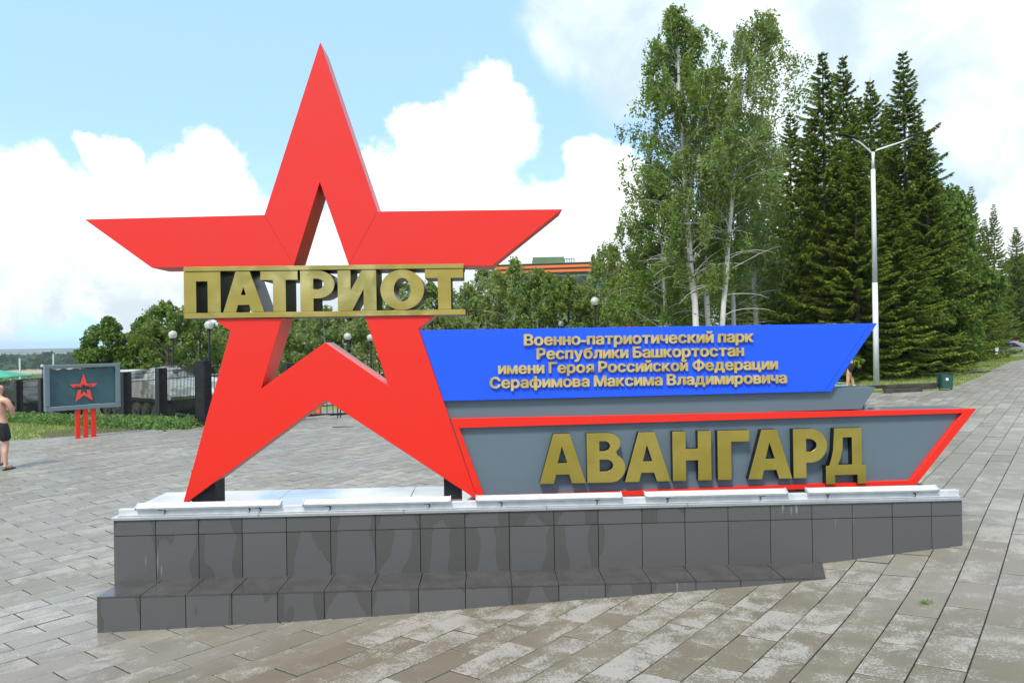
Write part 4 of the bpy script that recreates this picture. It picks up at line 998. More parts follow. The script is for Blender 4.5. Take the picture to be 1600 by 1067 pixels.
lx_ = [-42, -42, -9.6, -9.8, -12, -16, -28, -42]; ly_ = [24, 46, 27, 22.6, 20.3, 20, 20, 20]
tag(blades('grass', lx_, ly_, 60000, .05, .16, L_GRASS, .014, extra=lambda x, y: plz(x, y) | (NR.random(len(x)) < .25)), 'short green grass strip between paving and black fence', 'grass', kind='stuff')
E2 = PR[-1] + dA * 30
tag(blades('verge_grass', [9.0, PR[0].x, PR[1].x, PR[2].x, PR[4].x, PR[5].x, E2.x, E2.x - 9, 22, 12, 9], [23.4, PR[0].y, PR[1].y, PR[2].y, PR[4].y, PR[5].y, E2.y, E2.y + 4, 34, 27.5, 25], 90000, .04, .13, L_GRASS, .016, extra=plz), 'mown green grass verge between wood and path', 'grass', kind='stuff')
# weeds along the fence foot
def weeds(pts, n, h0, h1, spread, label, name='weeds'):
    cs_ = []
    for k in range(n):
        t = rnd.random() * (len(pts) - 1); i0 = int(t); p = pts[i0].lerp(pts[min(i0 + 1, len(pts) - 1)], t - i0)
        x = p.x + rnd.gauss(0, spread); y = p.y + rnd.gauss(0, spread); z = G(x, y) - .04; h = rnd.uniform(h0, h1)
        q = NR.random((16, 1)); c = np.array([x, y, z]) + q * np.array([rnd.gauss(0, .08), rnd.gauss(0, .08), h]) + NR.normal(0, .05, (16, 3)) * np.array([1, 1, .5]); cs_.append(c)
    V, Fq = leaves_quads(np.concatenate(cs_), .055, asp=2.6); tag(mesh_np(name, V, Fq, L_WEED), label, 'weeds', kind='stuff')

# ------------------------------------------------------------------ fence
def post_at(px, Y): x = (px - 800) / F * Y; return Vector((x, Y, G(x, Y)))
posts = [post_at(452, 24.6), post_at(385, 23.6), post_at(317, 22.6), post_at(251, 25.4), post_at(195, 28.1), post_at(128, 31.0), post_at(66, 34.4), post_at(28, 37.3), post_at(-8, 40.5), post_at(-45, 44)]
FH = 2.08
fr = thing('fence', posts[4], 'black steel fence with square posts and thin vertical bars beyond the plaza', 'fence')
FO = org_of(fr)
pmesh = MB(); pmesh.box((0, 0, FH / 2), (.42, .30, FH), 0, bev=.012)
pme = None; bar = None
for k, p in enumerate(posts):
    q = posts[min(k + 1, len(posts) - 1)] - posts[max(k - 1, 0)]
    if pme is None: o = pmesh.obj('post', DARKST, fr); pme = o.data
    else: o = link(bpy.data.objects.new('post', pme), fr)
    o.location = p - Vector(FO) - Vector((0, 0, .05)); o.rotation_euler = (0, 0, math.atan2(q.y, q.x)); o.scale = (1 if k > 1 else .8, 1, 1.0 if k != 2 else 1.04)
bmb = MB(); bmb.tube([(0, 0, .08), (0, 0, FH * .98)], .013, 4)
for k in range(1, len(posts) - 1):
    a, b_ = posts[k], posts[k + 1]; L = (b_ - a).length; dv = (b_ - a).normalized(); n = int((L - .5) / .13)
    for zr_ in (.20, 1.62, 1.9):
        mb = MB(); mb.tube([a + dv * .22 + ZZ * zr_, b_ - dv * .22 + ZZ * zr_], .014, 4); mb.obj('rail', DARKST, fr, org=FO)
    for i_ in range(n):
        p = a + dv * (.28 + (L - .56) * (i_ + .5) / n)
        if bar is None: o = bmb.obj('bar', DARKST, fr); bar = o.data
        else: o = link(bpy.data.objects.new('bar', bar), fr)
        o.location = p - Vector(FO)
weeds([p + Vector((-.3, -.7, 0)) for p in posts[2:]], 2600, .10, .42, .30, 'tall leafy weeds growing at the foot of the black fence')

# low gate in the star opening
def low_fence(pts, H, step, lab, name='gate_fence', legs=True):
    t = thing(name, pts[0], lab, 'fence'); O = org_of(t); bme = None
    for a, b_ in zip(pts[:-1], pts[1:]):
        for zr_ in (.16, H):
            mb = MB(); mb.tube([a + ZZ * zr_, b_ + ZZ * zr_], .022, 4); mb.obj('rail', DARKST, t, org=O)
        L = (b_ - a).length; n = int(L / step)
        for i_ in range(1, n):
            if bme is None: mb = MB(); mb.tube([(0, 0, .16), (0, 0, H)], .014, 4); o = mb.obj('bar', DARKST, t); bme = o.data
            else: o = link(bpy.data.objects.new('bar', bme), t)
            o.location = a.lerp(b_, i_ / n) - Vector(O)
    for p in pts:
        for s_ in (-.05, .05):
            mb = MB(); mb.tube([p + Vector((s_, 0, -.02)), p + Vector((s_, 0, H + .08))], .022, 5); mb.obj('post', DARKST, t, org=O)
gp = [post_at(462, 25.4), post_at(528, 25.8), post_at(600, 26.2), post_at(665, 26.6)]
low_fence(gp, 1.1, .21, 'low black metal gate with vertical bars seen under the star arch')
gp = [post_at(556, 33), post_at(600, 33.4), post_at(650, 34)]
low_fence(gp, 2.1, .22, 'taller thin black fence far behind, seen at the right edge of the star opening', 'bar_fence')

# ------------------------------------------------------------------ globe lamps
lampd = [(270, 523, 12, 'globe lamp left of the lettering band, standing just behind the fence'), (326.5, 508, 13, 'globe lamp tucked under the left end of the lettering band'),
  (299, 562, 6.5, 'small far globe lamp between the two fence posts left of the star leg'), (303, 567, 5, 'smallest far globe lamp behind the fence left of the star leg'),
  (222, 563, 6, 'far globe lamp over the billboard right corner behind the fence'), (202, 566, 5, 'far globe lamp near the billboard top right corner'), (66, 572, 5, 'far globe lamp at the billboard top left corner'),
  (543, 526, 11, 'globe lamp in the star opening, left one of the two'), (579, 528, 11, 'globe lamp in the star opening, partly hidden by the star right leg'),
  (456, 560, 5, 'tiny far globe lamp in the left corner of the star opening'), (584, 552, 4.5, 'tiny far globe lamp low at the right of the star opening'),
  (929.5, 471, 13, 'tall globe lamp rising over the blue panel before the birches'), (877, 506, 9.5, 'globe lamp just peeking over the blue panel left of the tall one'),
  (974, 507, 7, 'small globe lamp barely over the blue panel top edge'), (1010, 499, 9.5, 'globe lamp over the blue panel left of the white birch trunks'), (738, 600, 6, None)]
lproto = None
for px, py, dia, lab in lampd:
    if lab is None: continue
    Y = .36 * F / dia; c = at(px, py, Y); zb = G(c.x, Y); H = c.z - zb
    if lproto is None:
        t = thing('globe_lamp', (0, 0, 0), lab, 'street lamp', 'globe lamps in the park')
        mb = MB(); mb.tube([(0, 0, 0), (0, 0, 1)], .045, 7); pole = mb.obj('pole', DARKST, t, smooth=True)
        mb = MB(); mb.lathe((0, 0, 0), [(.01, -.23), (.07, -.22), (.09, -.17), (.08, -.13), (.01, -.12)], 12); cap_ = mb.obj('collar', DARKST, t, smooth=True)
        mb = MB(); mb.sphere((0, 0, 0), .19, 20); gl = mb.obj('globe', GLOBE, t, smooth=True)
        lproto = t
    else: t = copy_tree(lproto); tag(t, lab)
    t.location = (c.x, Y, zb)
    for ch in t.children:
        if ch.name.startswith('pole'): ch.scale = (1, 1, H - .2)
        else: ch.location = (0, 0, H)

# ------------------------------------------------------------------ tall white lamp post
Yp = 24.6; bpz = post_at(1370, Yp); bpz.x = at(1369.5, 603, Yp).x
t = thing('lamp_post', bpz, 'tall white two armed lamp post before the spruces', 'street lamp'); O = org_of(t)
zj = at(1367, 442, Yp).z; zt1 = at(1366, 265, Yp).z; zt2 = at(1364.5, 240, Yp).z
mb = MB(); mb.tube([bpz - ZZ * .05, Vector((bpz.x, bpz.y, zj))], [.095, .088], 12); mb.obj('lower_pole', WHITEP, t, smooth=True, org=O)
mb = MB(); mb.tube([(bpz.x, bpz.y, zj), (bpz.x, bpz.y, zt1)], [.082, .072], 12); mb.obj('upper_pole', WHITEP, t, smooth=True, org=O)
mb = MB(); mb.tube([(bpz.x, bpz.y, zt1), (bpz.x, bpz.y, zt2 + .05)], [.05, .05], 10); mb.obj('neck', WHITEP, t, smooth=True, org=O)
top_ = Vector((bpz.x, bpz.y, zt2))
for ex, ey, mx_, my in ((1322, 210, 1345, 224), (1438, 206.5, 1412, 221)):
    e_ = at(ex, ey, Yp); m_ = at(mx_, my, Yp)
    s_ = 1 if ex > 1365 else -1
    mb = MB(); mb.tube([top_ + Vector((s_ * .03, 0, -.25)), top_ + Vector((s_ * .04, 0, .02)), top_ + Vector((s_ * .14, 0, .12)), m_, m_.lerp(e_, .55)], .030, 7); a_ = mb.obj('arm', ALU, t, smooth=True, org=O)
    c = m_.lerp(e_, .72); dv = (e_ - m_).normalized(); dv = Vector((dv.x, 0, dv.z * .5)).normalized()
    mb = MB(); mb.box((0, 0, 0), (.62, .16, .055), 0, dv, (0, 1, 0), dv.cross(Vector((0, 1, 0))), bev=.02); l_ = mb.obj('luminaire', DARKST, a_); l_.location = c - Vector(O)

# ------------------------------------------------------------------ billboard
Yb = 20.6
def bq(px, py): return at(px, py, Yb + (px - 130) * .012)
# board frame corners in the photo
c00, c10, c11, c01 = bq(69.5, 643), bq(187.5, 635.5), bq(187.5, 567), bq(68, 571)
X = (c10 - c00); X.z = 0; W_ = X.length; X.normalize(); zb_ = (c00.z + c10.z) / 2; zt_b = (c01.z + c11.z) / 2; Hb = zt_b - zb_; Yn = Vector((-X.y, X.x, 0)); cb = (c00 + c10) / 2; cb.z = zb_
t = thing('billboard', Vector((cb.x, cb.y, G(cb.x, cb.y))), 'small grey framed billboard with red star emblem on three red posts', 'billboard'); O = org_of(t)
fw_ = .125
for (cx_, cz_, sx_, sz_) in ((0, fw_ / 2, W_, fw_), (0, Hb - fw_ * .4, W_, fw_ * .8), (-W_ / 2 + fw_ / 2, Hb / 2 + .02, fw_, Hb - fw_ * 1.8), (W_ / 2 - fw_ / 2, Hb / 2 + .02, fw_, Hb - fw_ * 1.8)):
    mb = MB(); mb.box(cb + X * cx_ + ZZ * cz_, (sx_, .16, sz_), 0, X, Yn, ZZ, bev=.01); mb.obj('frame_side', BILLF, t, org=O)
# wrinkled banner
nu, nv = 28, 14; vs = []; fs = []
bw, bh = W_ - 2 * fw_ + .02, Hb - 2 * fw_ - .02
for i_ in range(nu + 1):
    for j_ in range(nv + 1):
        a = i_ / nu - .5; b_ = j_ / nv; w_ = .008 * math.sin(a * 21 + b_ * 9) * math.sin(b_ * 7 + a * 4) + .006 * math.exp(-((b_ - .52) / .03) ** 2)
        vs.append(cb + X * (a * bw) + ZZ * (fw_ + .02 + b_ * bh + (.0 if j_ < nv else .02 * math.sin(i_ * 1.3))) + Yn * (.0 + w_))
for i_ in range(nu):
    for j_ in range(nv): q = i_ * (nv + 1) + j_; fs.append((q, q + nv + 1, q + nv + 2, q + 1))
mesh_np('banner', np.array([v[:] for v in vs]), fs, BILL, t, True, O)
def bpoly(name, pts, m, d=-.03):
    v = [cb + X * a + ZZ * b_ + Yn * d for a, b_ in pts]; v2 = [p - Yn * .004 for p in v]; n = len(v)
    f_ = [tuple(range(n, 2 * n))] + [(i_, (i_ + 1) % n, (i_ + 1) % n + n, i_ + n) for i_ in range(n)]
    return mesh_np(name, np.array([p[:] for p in v + v2]), f_, m, t, False, O)
def be(px, py):   # photo point -> board coords
    d_ = ray(px, py); tt = (cb - Vector((0, 0, EYE))).dot(Yn) / d_.dot(Yn); p = Vector((0, 0, EYE)) + d_ * tt - cb; return (p.dot(X), p.z)
k_ = 8.207; zz0 = lambda x, y: be(60 + x / k_, 560 + y / k_)
bpoly('star_emblem', [zz0(*p) for p in ((573, 190), (618, 322), (757, 315), (700, 362), (598, 362), (575, 318), (556, 364), (440, 370), (392, 332), (532, 328))], EMBLEM)
bpoly('star_emblem', [zz0(*p) for p in ((500, 405), (545, 402), (537, 462), (578, 427), (626, 458), (614, 400), (655, 398), (695, 540), (580, 470), (468, 553))], EMBLEM)
res, tot = layout('ПАТРИОТ'); a0, b0_ = zz0(468, 398); a1, b1_ = zz0(684, 388); sx_ = (a1 - a0) / tot; sz_ = .0045 * 23
for ch, ox_, co, fs2 in res:
    P3 = np.outer(a0 + (co[:, 0] + ox_) * sx_, X) + np.outer(b0_ + .01 + co[:, 1] * sz_ * 1.35, ZZ) + np.array(cb) + np.outer(-.036 - co[:, 2] * .03, Yn)
    mesh_np('letter', P3, fs2, PRINTB, t, org=O)
for px in (119, 131.5, 144):
    p = gpt(px, 678); x_ = cb + X * ((px - 128.5) / 120 * W_); zg = G(x_.x, x_.y)
    mb = MB(); mb.box(Vector((x_.x, x_.y, (zg - .1 + zb_) / 2)) + Yn * .0, (.115, .10, zb_ - zg + .1), 0, X, Yn, ZZ, bev=.008); mb.obj('post', RED, t, org=O)

# ------------------------------------------------------------------ bin, timbers, small post
b = gpt(1477, 609); t = thing('litter_bin', b, 'small dark green litter bin with white label on the grass verge', 'bin'); O = org_of(t)
s_ = b.y / F
mb = MB(); 
h0, h1 = 2.5 * s_, 24 * s_
vs = [(-8 * s_, -.12, h0), (8 * s_, -.12, h0), (8 * s_, .14, h0), (-8 * s_, .14, h0), (-8.6 * s_, -.15, h1), (8.6 * s_, -.15, h1), (8.6 * s_, .17, h1), (-8.6 * s_, .17, h1)]
mb.add([Vector(v) for v in vs], [(0, 1, 5, 4), (1, 2, 6, 5), (2, 3, 7, 6), (3, 0, 4, 7), (0, 3, 2, 1)]); mb.add([Vector((v[0] * .9, v[1] * .9, v[2] - .03)) for v in vs[4:]], [(0, 1, 2, 3)]); mb.obj('body', GREENP, t)
for sg in (-1, 1):
    mb = MB(); mb.tube([(sg * 9.2 * s_, 0, -.05), (sg * 9.2 * s_, 0, h1 + .02)], .016, 6); mb.obj('leg', DARKST, t)
mb = MB(); mb.box((-1.5 * s_, -.148, 17 * s_), (4 * s_, .012, 4 * s_), 0); mb.obj('label_plate', CLOTHW, t)
tl = [((1384, 609.5), (1478, 605.0), .11, 'topmost dark timber beam of the pile at the plaza edge'), ((1386, 611.5), (1470, 608.5), .10, 'middle dark timber beam of the pile at the plaza edge'), ((1382, 614), (1440, 611.5), .11, 'front dark timber beam of the pile lying on the paving edge'), ((1350, 611), (1420, 606.5), .10, 'rear dark timber beam of the pile reaching behind the grey strip')]
for k, (a, b_, s_, lab) in enumerate(tl):
    pa, pb = gpt(*a), gpt(*b_); dv = (pb - pa).normalized(); c = (pa + pb) / 2; zo = {0: .115, 1: .0, 2: .0, 3: .06}[k]
    if k == 0: pa, pb = gpt(1384, 613), gpt(1478, 609); pa.y += .12; pb.y += .12; dv = (pb - pa).normalized(); c = (pa + pb) / 2
    if k == 1: pa, pb = gpt(1386, 611), gpt(1470, 608); pa.y += .25; pb.y += .25; dv = (pb - pa).normalized(); c = (pa + pb) / 2
    c.z = G(c.x, c.y) + zo + s_ * .5
    mb = MB(); mb.box((0, 0, 0), ((pb - pa).length, s_ * 1.5, s_), 0, dv, ZZ.cross(dv), dv.cross(ZZ.cross(dv)), bev=.008)
    o = mb.obj('timber_beam', WOODD); o.location = c; tag(o, lab, 'timber', 'pile of dark timber beams')
p = gpt(1557, 552); p = post_at(1557, 66); mb = MB(); mb.box((0, 0, .35), (.20, .20, .9), 0, bev=.02); mb.box((0, 0, .9), (.22, .22, .22), 0, bev=.02); o = mb.obj('marker_post', WHITEP); o.location = p; tag(o, 'small white marker post by the kerb left of the police car', 'post')
a_, b_2 = post_at(1552, 70), post_at(1600, 92); a_, b_2 = post_at(1553, 69), post_at(1585, 84)
mb = MB(); mb.box((a_ + b_2) / 2 + ZZ * .08, ((b_2 - a_).length, .25, .22), 0, (b_2 - a_).normalized(), ZZ.cross((b_2 - a_).normalized()), ZZ); tag(mb.obj('kerb', WHITEP), kind='structure')

# ------------------------------------------------------------------ cars
def car(loc, rz, paint, lab, police=False, name='parked_car'):
    t = thing(name, loc, lab, 'car', None, rz); L, W2 = 4.4, .88
    prof = [(-2.2, .45), (-2.18, .80), (-2.0, .98), (-1.15, 1.06), (.95, 1.02), (1.95, .86), (2.18, .68), (2.2, .40), (1.9, .26), (-1.95, .26)]
    roof = [(-1.55, 1.0), (-1.05, 1.40), (-.4, 1.48), (.25, 1.44), (1.05, 1.0)]
    def ext(pr, w0, w1, m_, nm, par):
        mb = MB(); n = len(pr); zs = [p[1] for p in pr]; z0, z1 = min(zs), max(zs)
        ww = [w0 + (w1 - w0) * max(0, (z - z0) / (z1 - z0)) for z in zs]
        vs = [(x, -w, z) for (x, z), w in zip(pr, ww)] + [(x, w, z) for (x, z), w in zip(pr, ww)]
        mb.add(vs, [tuple(range(n)), tuple(range(2 * n - 1, n - 1, -1))] + [(i_, i_ + n, (i_ + 1) % n + n, (i_ + 1) % n) for i_ in range(n)]); return mb.obj(nm, m_, par)
    ext(prof, W2, W2 * .93, paint, 'body', t)
    cab = ext(roof, W2 * .93, W2 * .70, paint, 'cabin', t)
    gl = [(-1.38, 1.04), (-1.0, 1.35), (-.4, 1.42), (.22, 1.39), (.86, 1.04)]
    ext(gl, W2 * .945, W2 * .735, GLASS, 'side_window', cab)
    mb = MB(); mb.add([(1.09, -W2 * .80, 1.0), (1.09, W2 * .80, 1.0), (.30, W2 * .66, 1.425), (.30, -W2 * .66, 1.425)], [(0, 1, 2, 3)]); mb.add([(1.0, -W2 * .80, .98), (1.0, W2 * .80, .98), (.22, W2 * .66, 1.41), (.22, -W2 * .66, 1.41)], [(3, 2, 1, 0)]); mb.obj('windscreen', GLASS, cab)
    for x in (-1.35, 1.38):
        for s_ in (-1, 1):
            mb = MB(); mb.lathe((x, s_ * .80, .33), [(.02, -.10), (.32, -.10), (.33, 0), (.32, .10), (.02, .10)], 16, 0, 'Y'); w = mb.obj('wheel', RUBBER, t, smooth=False)
            mb = MB(); mb.lathe((x, s_ * .90, .33), [(.01, .012 * s_), (.19, .012 * s_), (.21, -.01 * s_)], 12, 0, 'Y'); mb.obj('rim', ALU, w)
    for s_ in (-1, 1):
        mb = MB(); mb.box((2.08, s_ * .62, .70), (.22, .30, .13), 0, bev=.03); mb.obj('headlight', CLOTHW, t)
        mb = MB(); mb.box((-2.14, s_ * .66, .80), (.12, .26, .16), 0, bev=.02); mb.obj('tail_light', LRED, t)
    mb = MB(); mb.box((2.19, 0, .48), (.06, 1.1, .16), 0); mb.obj('grille', RUBBER, t)
    if police:
        lbn = MB(); lbn.box((-.2, 0, 1.53), (.24, 1.1, .06), 0); lbb = lbn.obj('light_bar', CLOTHW, t)
        mb = MB(); mb.box((-.2, -.38, 1.60), (.26, .34, .13), 0, bev=.03); mb.obj('lamp', LBLUE, lbb)
        mb = MB(); mb.box((-.2, .38, 1.60), (.26, .34, .13), 0, bev=.03); mb.obj('lamp', LRED, lbb)
    return t
car(post_at(1588, 70), R(-62), CARS, 'silver police car with blue and red roof lights at the right picture edge', True, 'police_car')
car(post_at(590, 44), R(-20), CARW, 'white car parked beyond the fence in the star opening')
car(post_at(612, 46), R(-20), CARW, 'second white car farther right beyond the fence, mostly behind the star leg')
car(post_at(556, 49), R(-20), CARD, 'dark car parked left of the white cars beyond the fence')

# ------------------------------------------------------------------ armoured vehicles
def armour(loc, rz, paint, lab, sc=1.0, gun=2.6):
    t = thing('armoured_vehicle', loc, lab, 'armoured vehicle', 'military vehicles on show behind the fence', rz); t.scale = (sc,) * 3
    def ext(pr, w, m_, nm, par, y0=0):
        mb = MB(); n = len(pr); vs = [(x, y0 - w, z) for x, z in pr] + [(x, y0 + w, z) for x, z in pr]
        mb.add(vs, [tuple(range(n)), tuple(range(2 * n - 1, n - 1, -1))] + [(i_, i_ + n, (i_ + 1) % n + n, (i_ + 1) % n) for i_ in range(n)]); return mb.obj(nm, m_, par)
    ext([(-3.3, .95), (-3.35, 1.6), (1.0, 1.62), (2.2, 1.42), (3.4, 1.05), (3.2, .92)], 1.45, paint, 'hull', t)
    ext([(-3.1, .45), (-3.2, .96), (3.1, .93), (2.7, .5)], 1.0, ARMOURD, 'lower_hull', t)
    mb = MB(); mb.lathe((.0, 0, 1.6), [(.85, 0), (.80, .18), (.55, .42), (.02, .46)], 18); tu = mb.obj('turret', paint, t, smooth=True)
    mb = MB(); mb.tube([(.5, 0, 1.85), (.5 + gun, 0, 1.98)], [.06, .05], 8); mb.obj('gun_barrel', ARMOURD, tu, smooth=True)
    mb = MB(); mb.lathe((-.2, .2, 2.04), [(.25, 0), (.25, .06), (.01, .07)], 12); mb.obj('hatch', ARMOURD, tu)
    mb = MB(); mb.box((-1.6, -.5, 1.78), (1.4, .7, .34), 0, bev=.04); mb.obj('stowage_box', ARMOUR, t)
    for s_ in (-1, 1):
        n = 28; pr = []
        for i_ in range(n):
            a = 2 * math.pi * i_ / n; x = math.cos(a); z = math.sin(a); pr.append((2.75 * (abs(x) ** .35) * (1 if x > 0 else -1), .46 + .44 * (abs(z) ** .6) * (1 if z > 0 else -1)))
        mb = MB(); y = s_ * 1.22
        vs = [(x, y - .19, z) for x, z in pr] + [(x, y + .19, z) for x, z in pr] + [(x * .965, y - .19, .46 + (z - .46) * .82) for x, z in pr] + [(x * .965, y + .19, .46 + (z - .46) * .82) for x, z in pr]
        f_ = []
        for i_ in range(n):
            j_ = (i_ + 1) % n; f_ += [(i_, j_, j_ + n, i_ + n), (i_ + 2 * n, i_ + 3 * n, j_ + 3 * n, j_ + 2 * n), (i_, i_ + 2 * n, j_ + 2 * n, j_), (i_ + n, j_ + n, j_ + 3 * n, i_ + 3 * n)]
        mb.add(vs, f_); mb.obj('track', TRACK, t)
        for k in range(6):
            mb = MB(); mb.lathe((-2.05 + k * .82, y + s_ * .04, .42), [(.02, .17 * s_), (.10, .19 * s_), (.14, .13 * s_), (.27, .13 * s_), (.33, .16 * s_), (.34, -.12 * s_)], 16, 0, 'Y'); mb.obj('road_wheel', ARMOURD, t)
    return t
fd = math.atan2(posts[2].y - posts[6].y, posts[2].x - posts[6].x)
armour(post_at(258, 31.2), fd + R(5), ARMOUR, 'pale grey tracked armoured vehicle closest behind the fence, right of the billboard', 1.08, 1.2)
armour(post_at(285, 40), fd + R(4), ARMOURD, 'olive tank with pale turret in the second row behind the fence', 1.0, 3.2)
armour(post_at(60, 41), fd + R(2), ARMOURM, 'pale tracked vehicle behind the fence left of the billboard', 1.0, 2.4)
armour(post_at(8, 48), fd + R(6), ARMOURD, 'olive armoured vehicle under the green canopy at the left edge', 1.0, 2.8)
armour(post_at(352, 44), fd + R(4), ARMOURM, 'pale armoured vehicle behind the star left leg', 1.0, 2.2)
# canopy and white masts, orange barrier
c = post_at(8, 60); t = thing('canopy', c, 'green canopy roof behind the fence at the left picture edge', 'canopy')
t.scale = (.75, .75, .8)
mb = MB(); mb.add([(-3, -1.8, 2.9), (1.8, -1.8, 3.2), (1.8, 1.8, 3.2), (-3, 1.8, 2.9), (-.8, 0, 3.9), (-3, -1.8, 2.82), (1.8, -1.8, 3.12), (1.8, 1.8, 3.12), (-3, 1.8, 2.82)], [(0, 1, 4), (1, 2, 4), (2, 3, 4), (3, 0, 4), (8, 7, 6, 5), (0, 5, 6, 1), (1, 6, 7, 2), (2, 7, 8, 3), (3, 8, 5, 0)]); mb.obj('roof', TARP, t)
for x, y in ((-2.8, -1.6), (1.7, -1.6), (1.7, 1.6), (-2.8, 1.6)):
    mb = MB(); mb.tube([(x, y, 0), (x, y, 2.95)], .05, 6); mb.obj('pole', WHITEP, t)
for px, ty, Y, lab in ((30.5, 560, 80, 'thin white mast left of the billboard against the valley'), (83, 553, 95, 'thin white mast just above the billboard top')):
    p = post_at(px, Y); mb = MB(); mb.tube([(0, 0, 0), (0, 0, at(px, ty, Y).z - p.z)], .09, 6); o = mb.obj('mast', WHITEP); o.location = p; tag(o, lab, 'mast')
p = post_at(494, 28.6); mb = MB(); mb.box((0, 0, .12), (.30, .2, .24), 0, bev=.03); mb.box((0, 0, .27), (.2, .12, .08), 0, bev=.02); o = mb.obj('barrier_block', ORANGE); o.location = p; tag(o, 'small orange block on the grass behind the low gate', 'barrier block')
p = gpt(536, 667); mb = MB()
mb.box((0, 0, .006), (.62, .16, .012), 0); 
o = mb.obj('drain_grate', DARKST); o.location = p; tag(o, 'narrow dark drain grate in the paving under the star', 'drain')

# ------------------------------------------------------------------ ribbon building
Yb2 = 82.0
pc = at(927, 409, Yb2); pl_ = at(775, 419, Yb2 * 1.02); pr_ = at(1075, 428, Yb2 * 1.32)
zg = G(pc.x, pc.y) - .5; zt = pc.z
t = thing('ribbon_building', Vector((pc.x, pc.y, zg)), 'green clad building behind the birches with orange and black ribbon below its roof', 'building'); O = org_of(t)
back_ = Vector((pl_.x + (pr_.x - pc.x), pl_.y + (pr_.y - pc.y), 0))
def walls(z0, z1, off_, m, nm):
    ctr = (pc + back_) / 2
    pts = []
    for p_ in (pl_, pc, pr_, back_):
        v = Vector((p_.x, p_.y, 0)); d_ = (v - Vector((ctr.x, ctr.y, 0))); pts.append(v + d_.normalized() * off_)
    vs = [Vector((v.x, v.y, z0)) for v in pts] + [Vector((v.x, v.y, z1)) for v in pts]
    mb = MB(); mb.add(vs, [(0, 1, 5, 4), (1, 2, 6, 5), (2, 3, 7, 6), (3, 0, 4, 7), (4, 5, 6, 7), (3, 2, 1, 0)]); return mb.obj(nm, m, t, org=O)
walls(zg, zt - 1.30, 0, BWALL, 'wall')
hs = [1.30, 1.02, .80, .52, .30]; 
walls(zt - 1.30, zt - 1.08, .10, BBLACK, 'ribbon_stripe'); walls(zt - 1.08, zt - .80, .10, BORANGE, 'ribbon_stripe'); walls(zt - .80, zt - .56, .10, BBLACK, 'ribbon_stripe')
walls(zt - .56, zt - .26, .10, BORANGE, 'ribbon_stripe'); walls(zt - .26, zt - .06, .10, BBLACK, 'ribbon_stripe'); walls(zt - .06, zt, .14, BWALL, 'parapet')
a, b_ = at(833.5, 404.5, Yb2 + 3), at(881, 401.5, Yb2 + 2)
mb = MB(); c = (a + b_) / 2; mb.box(Vector((c.x, c.y + 2, (zt + c.z) / 2)), ((b_ - a).length, 4, c.z - zt + .2), 0); mb.obj('roof_box', BWALL, t, org=O)
a, b_ = at(882, 404.5, Yb2 + 3), at(897, 404, Yb2 + 3)
for k in range(5):
    p = a.lerp(b_, k / 4); mb = MB(); mb.tube([Vector((p.x, p.y, zt)), p], .05, 5); mb.obj('railing_post', BILLF, t, org=O)
mb = MB(); mb.tube([a, b_], .05, 5); mb.obj('railing', BILLF, t, org=O)
for k, px in enumerate((822, 850, 880, 908)):
    p0 = at(px, 440, Yb2 * .999); mb = MB(); mb.box((p0.x, pc.y + (pl_.y - pc.y) * (pc.x - p0.x) / (pc.x - pl_.x) - .05, p0.z), (1.3, .12, 1.4), 0); w_ = mb.obj('window', GLASS, t, org=O)

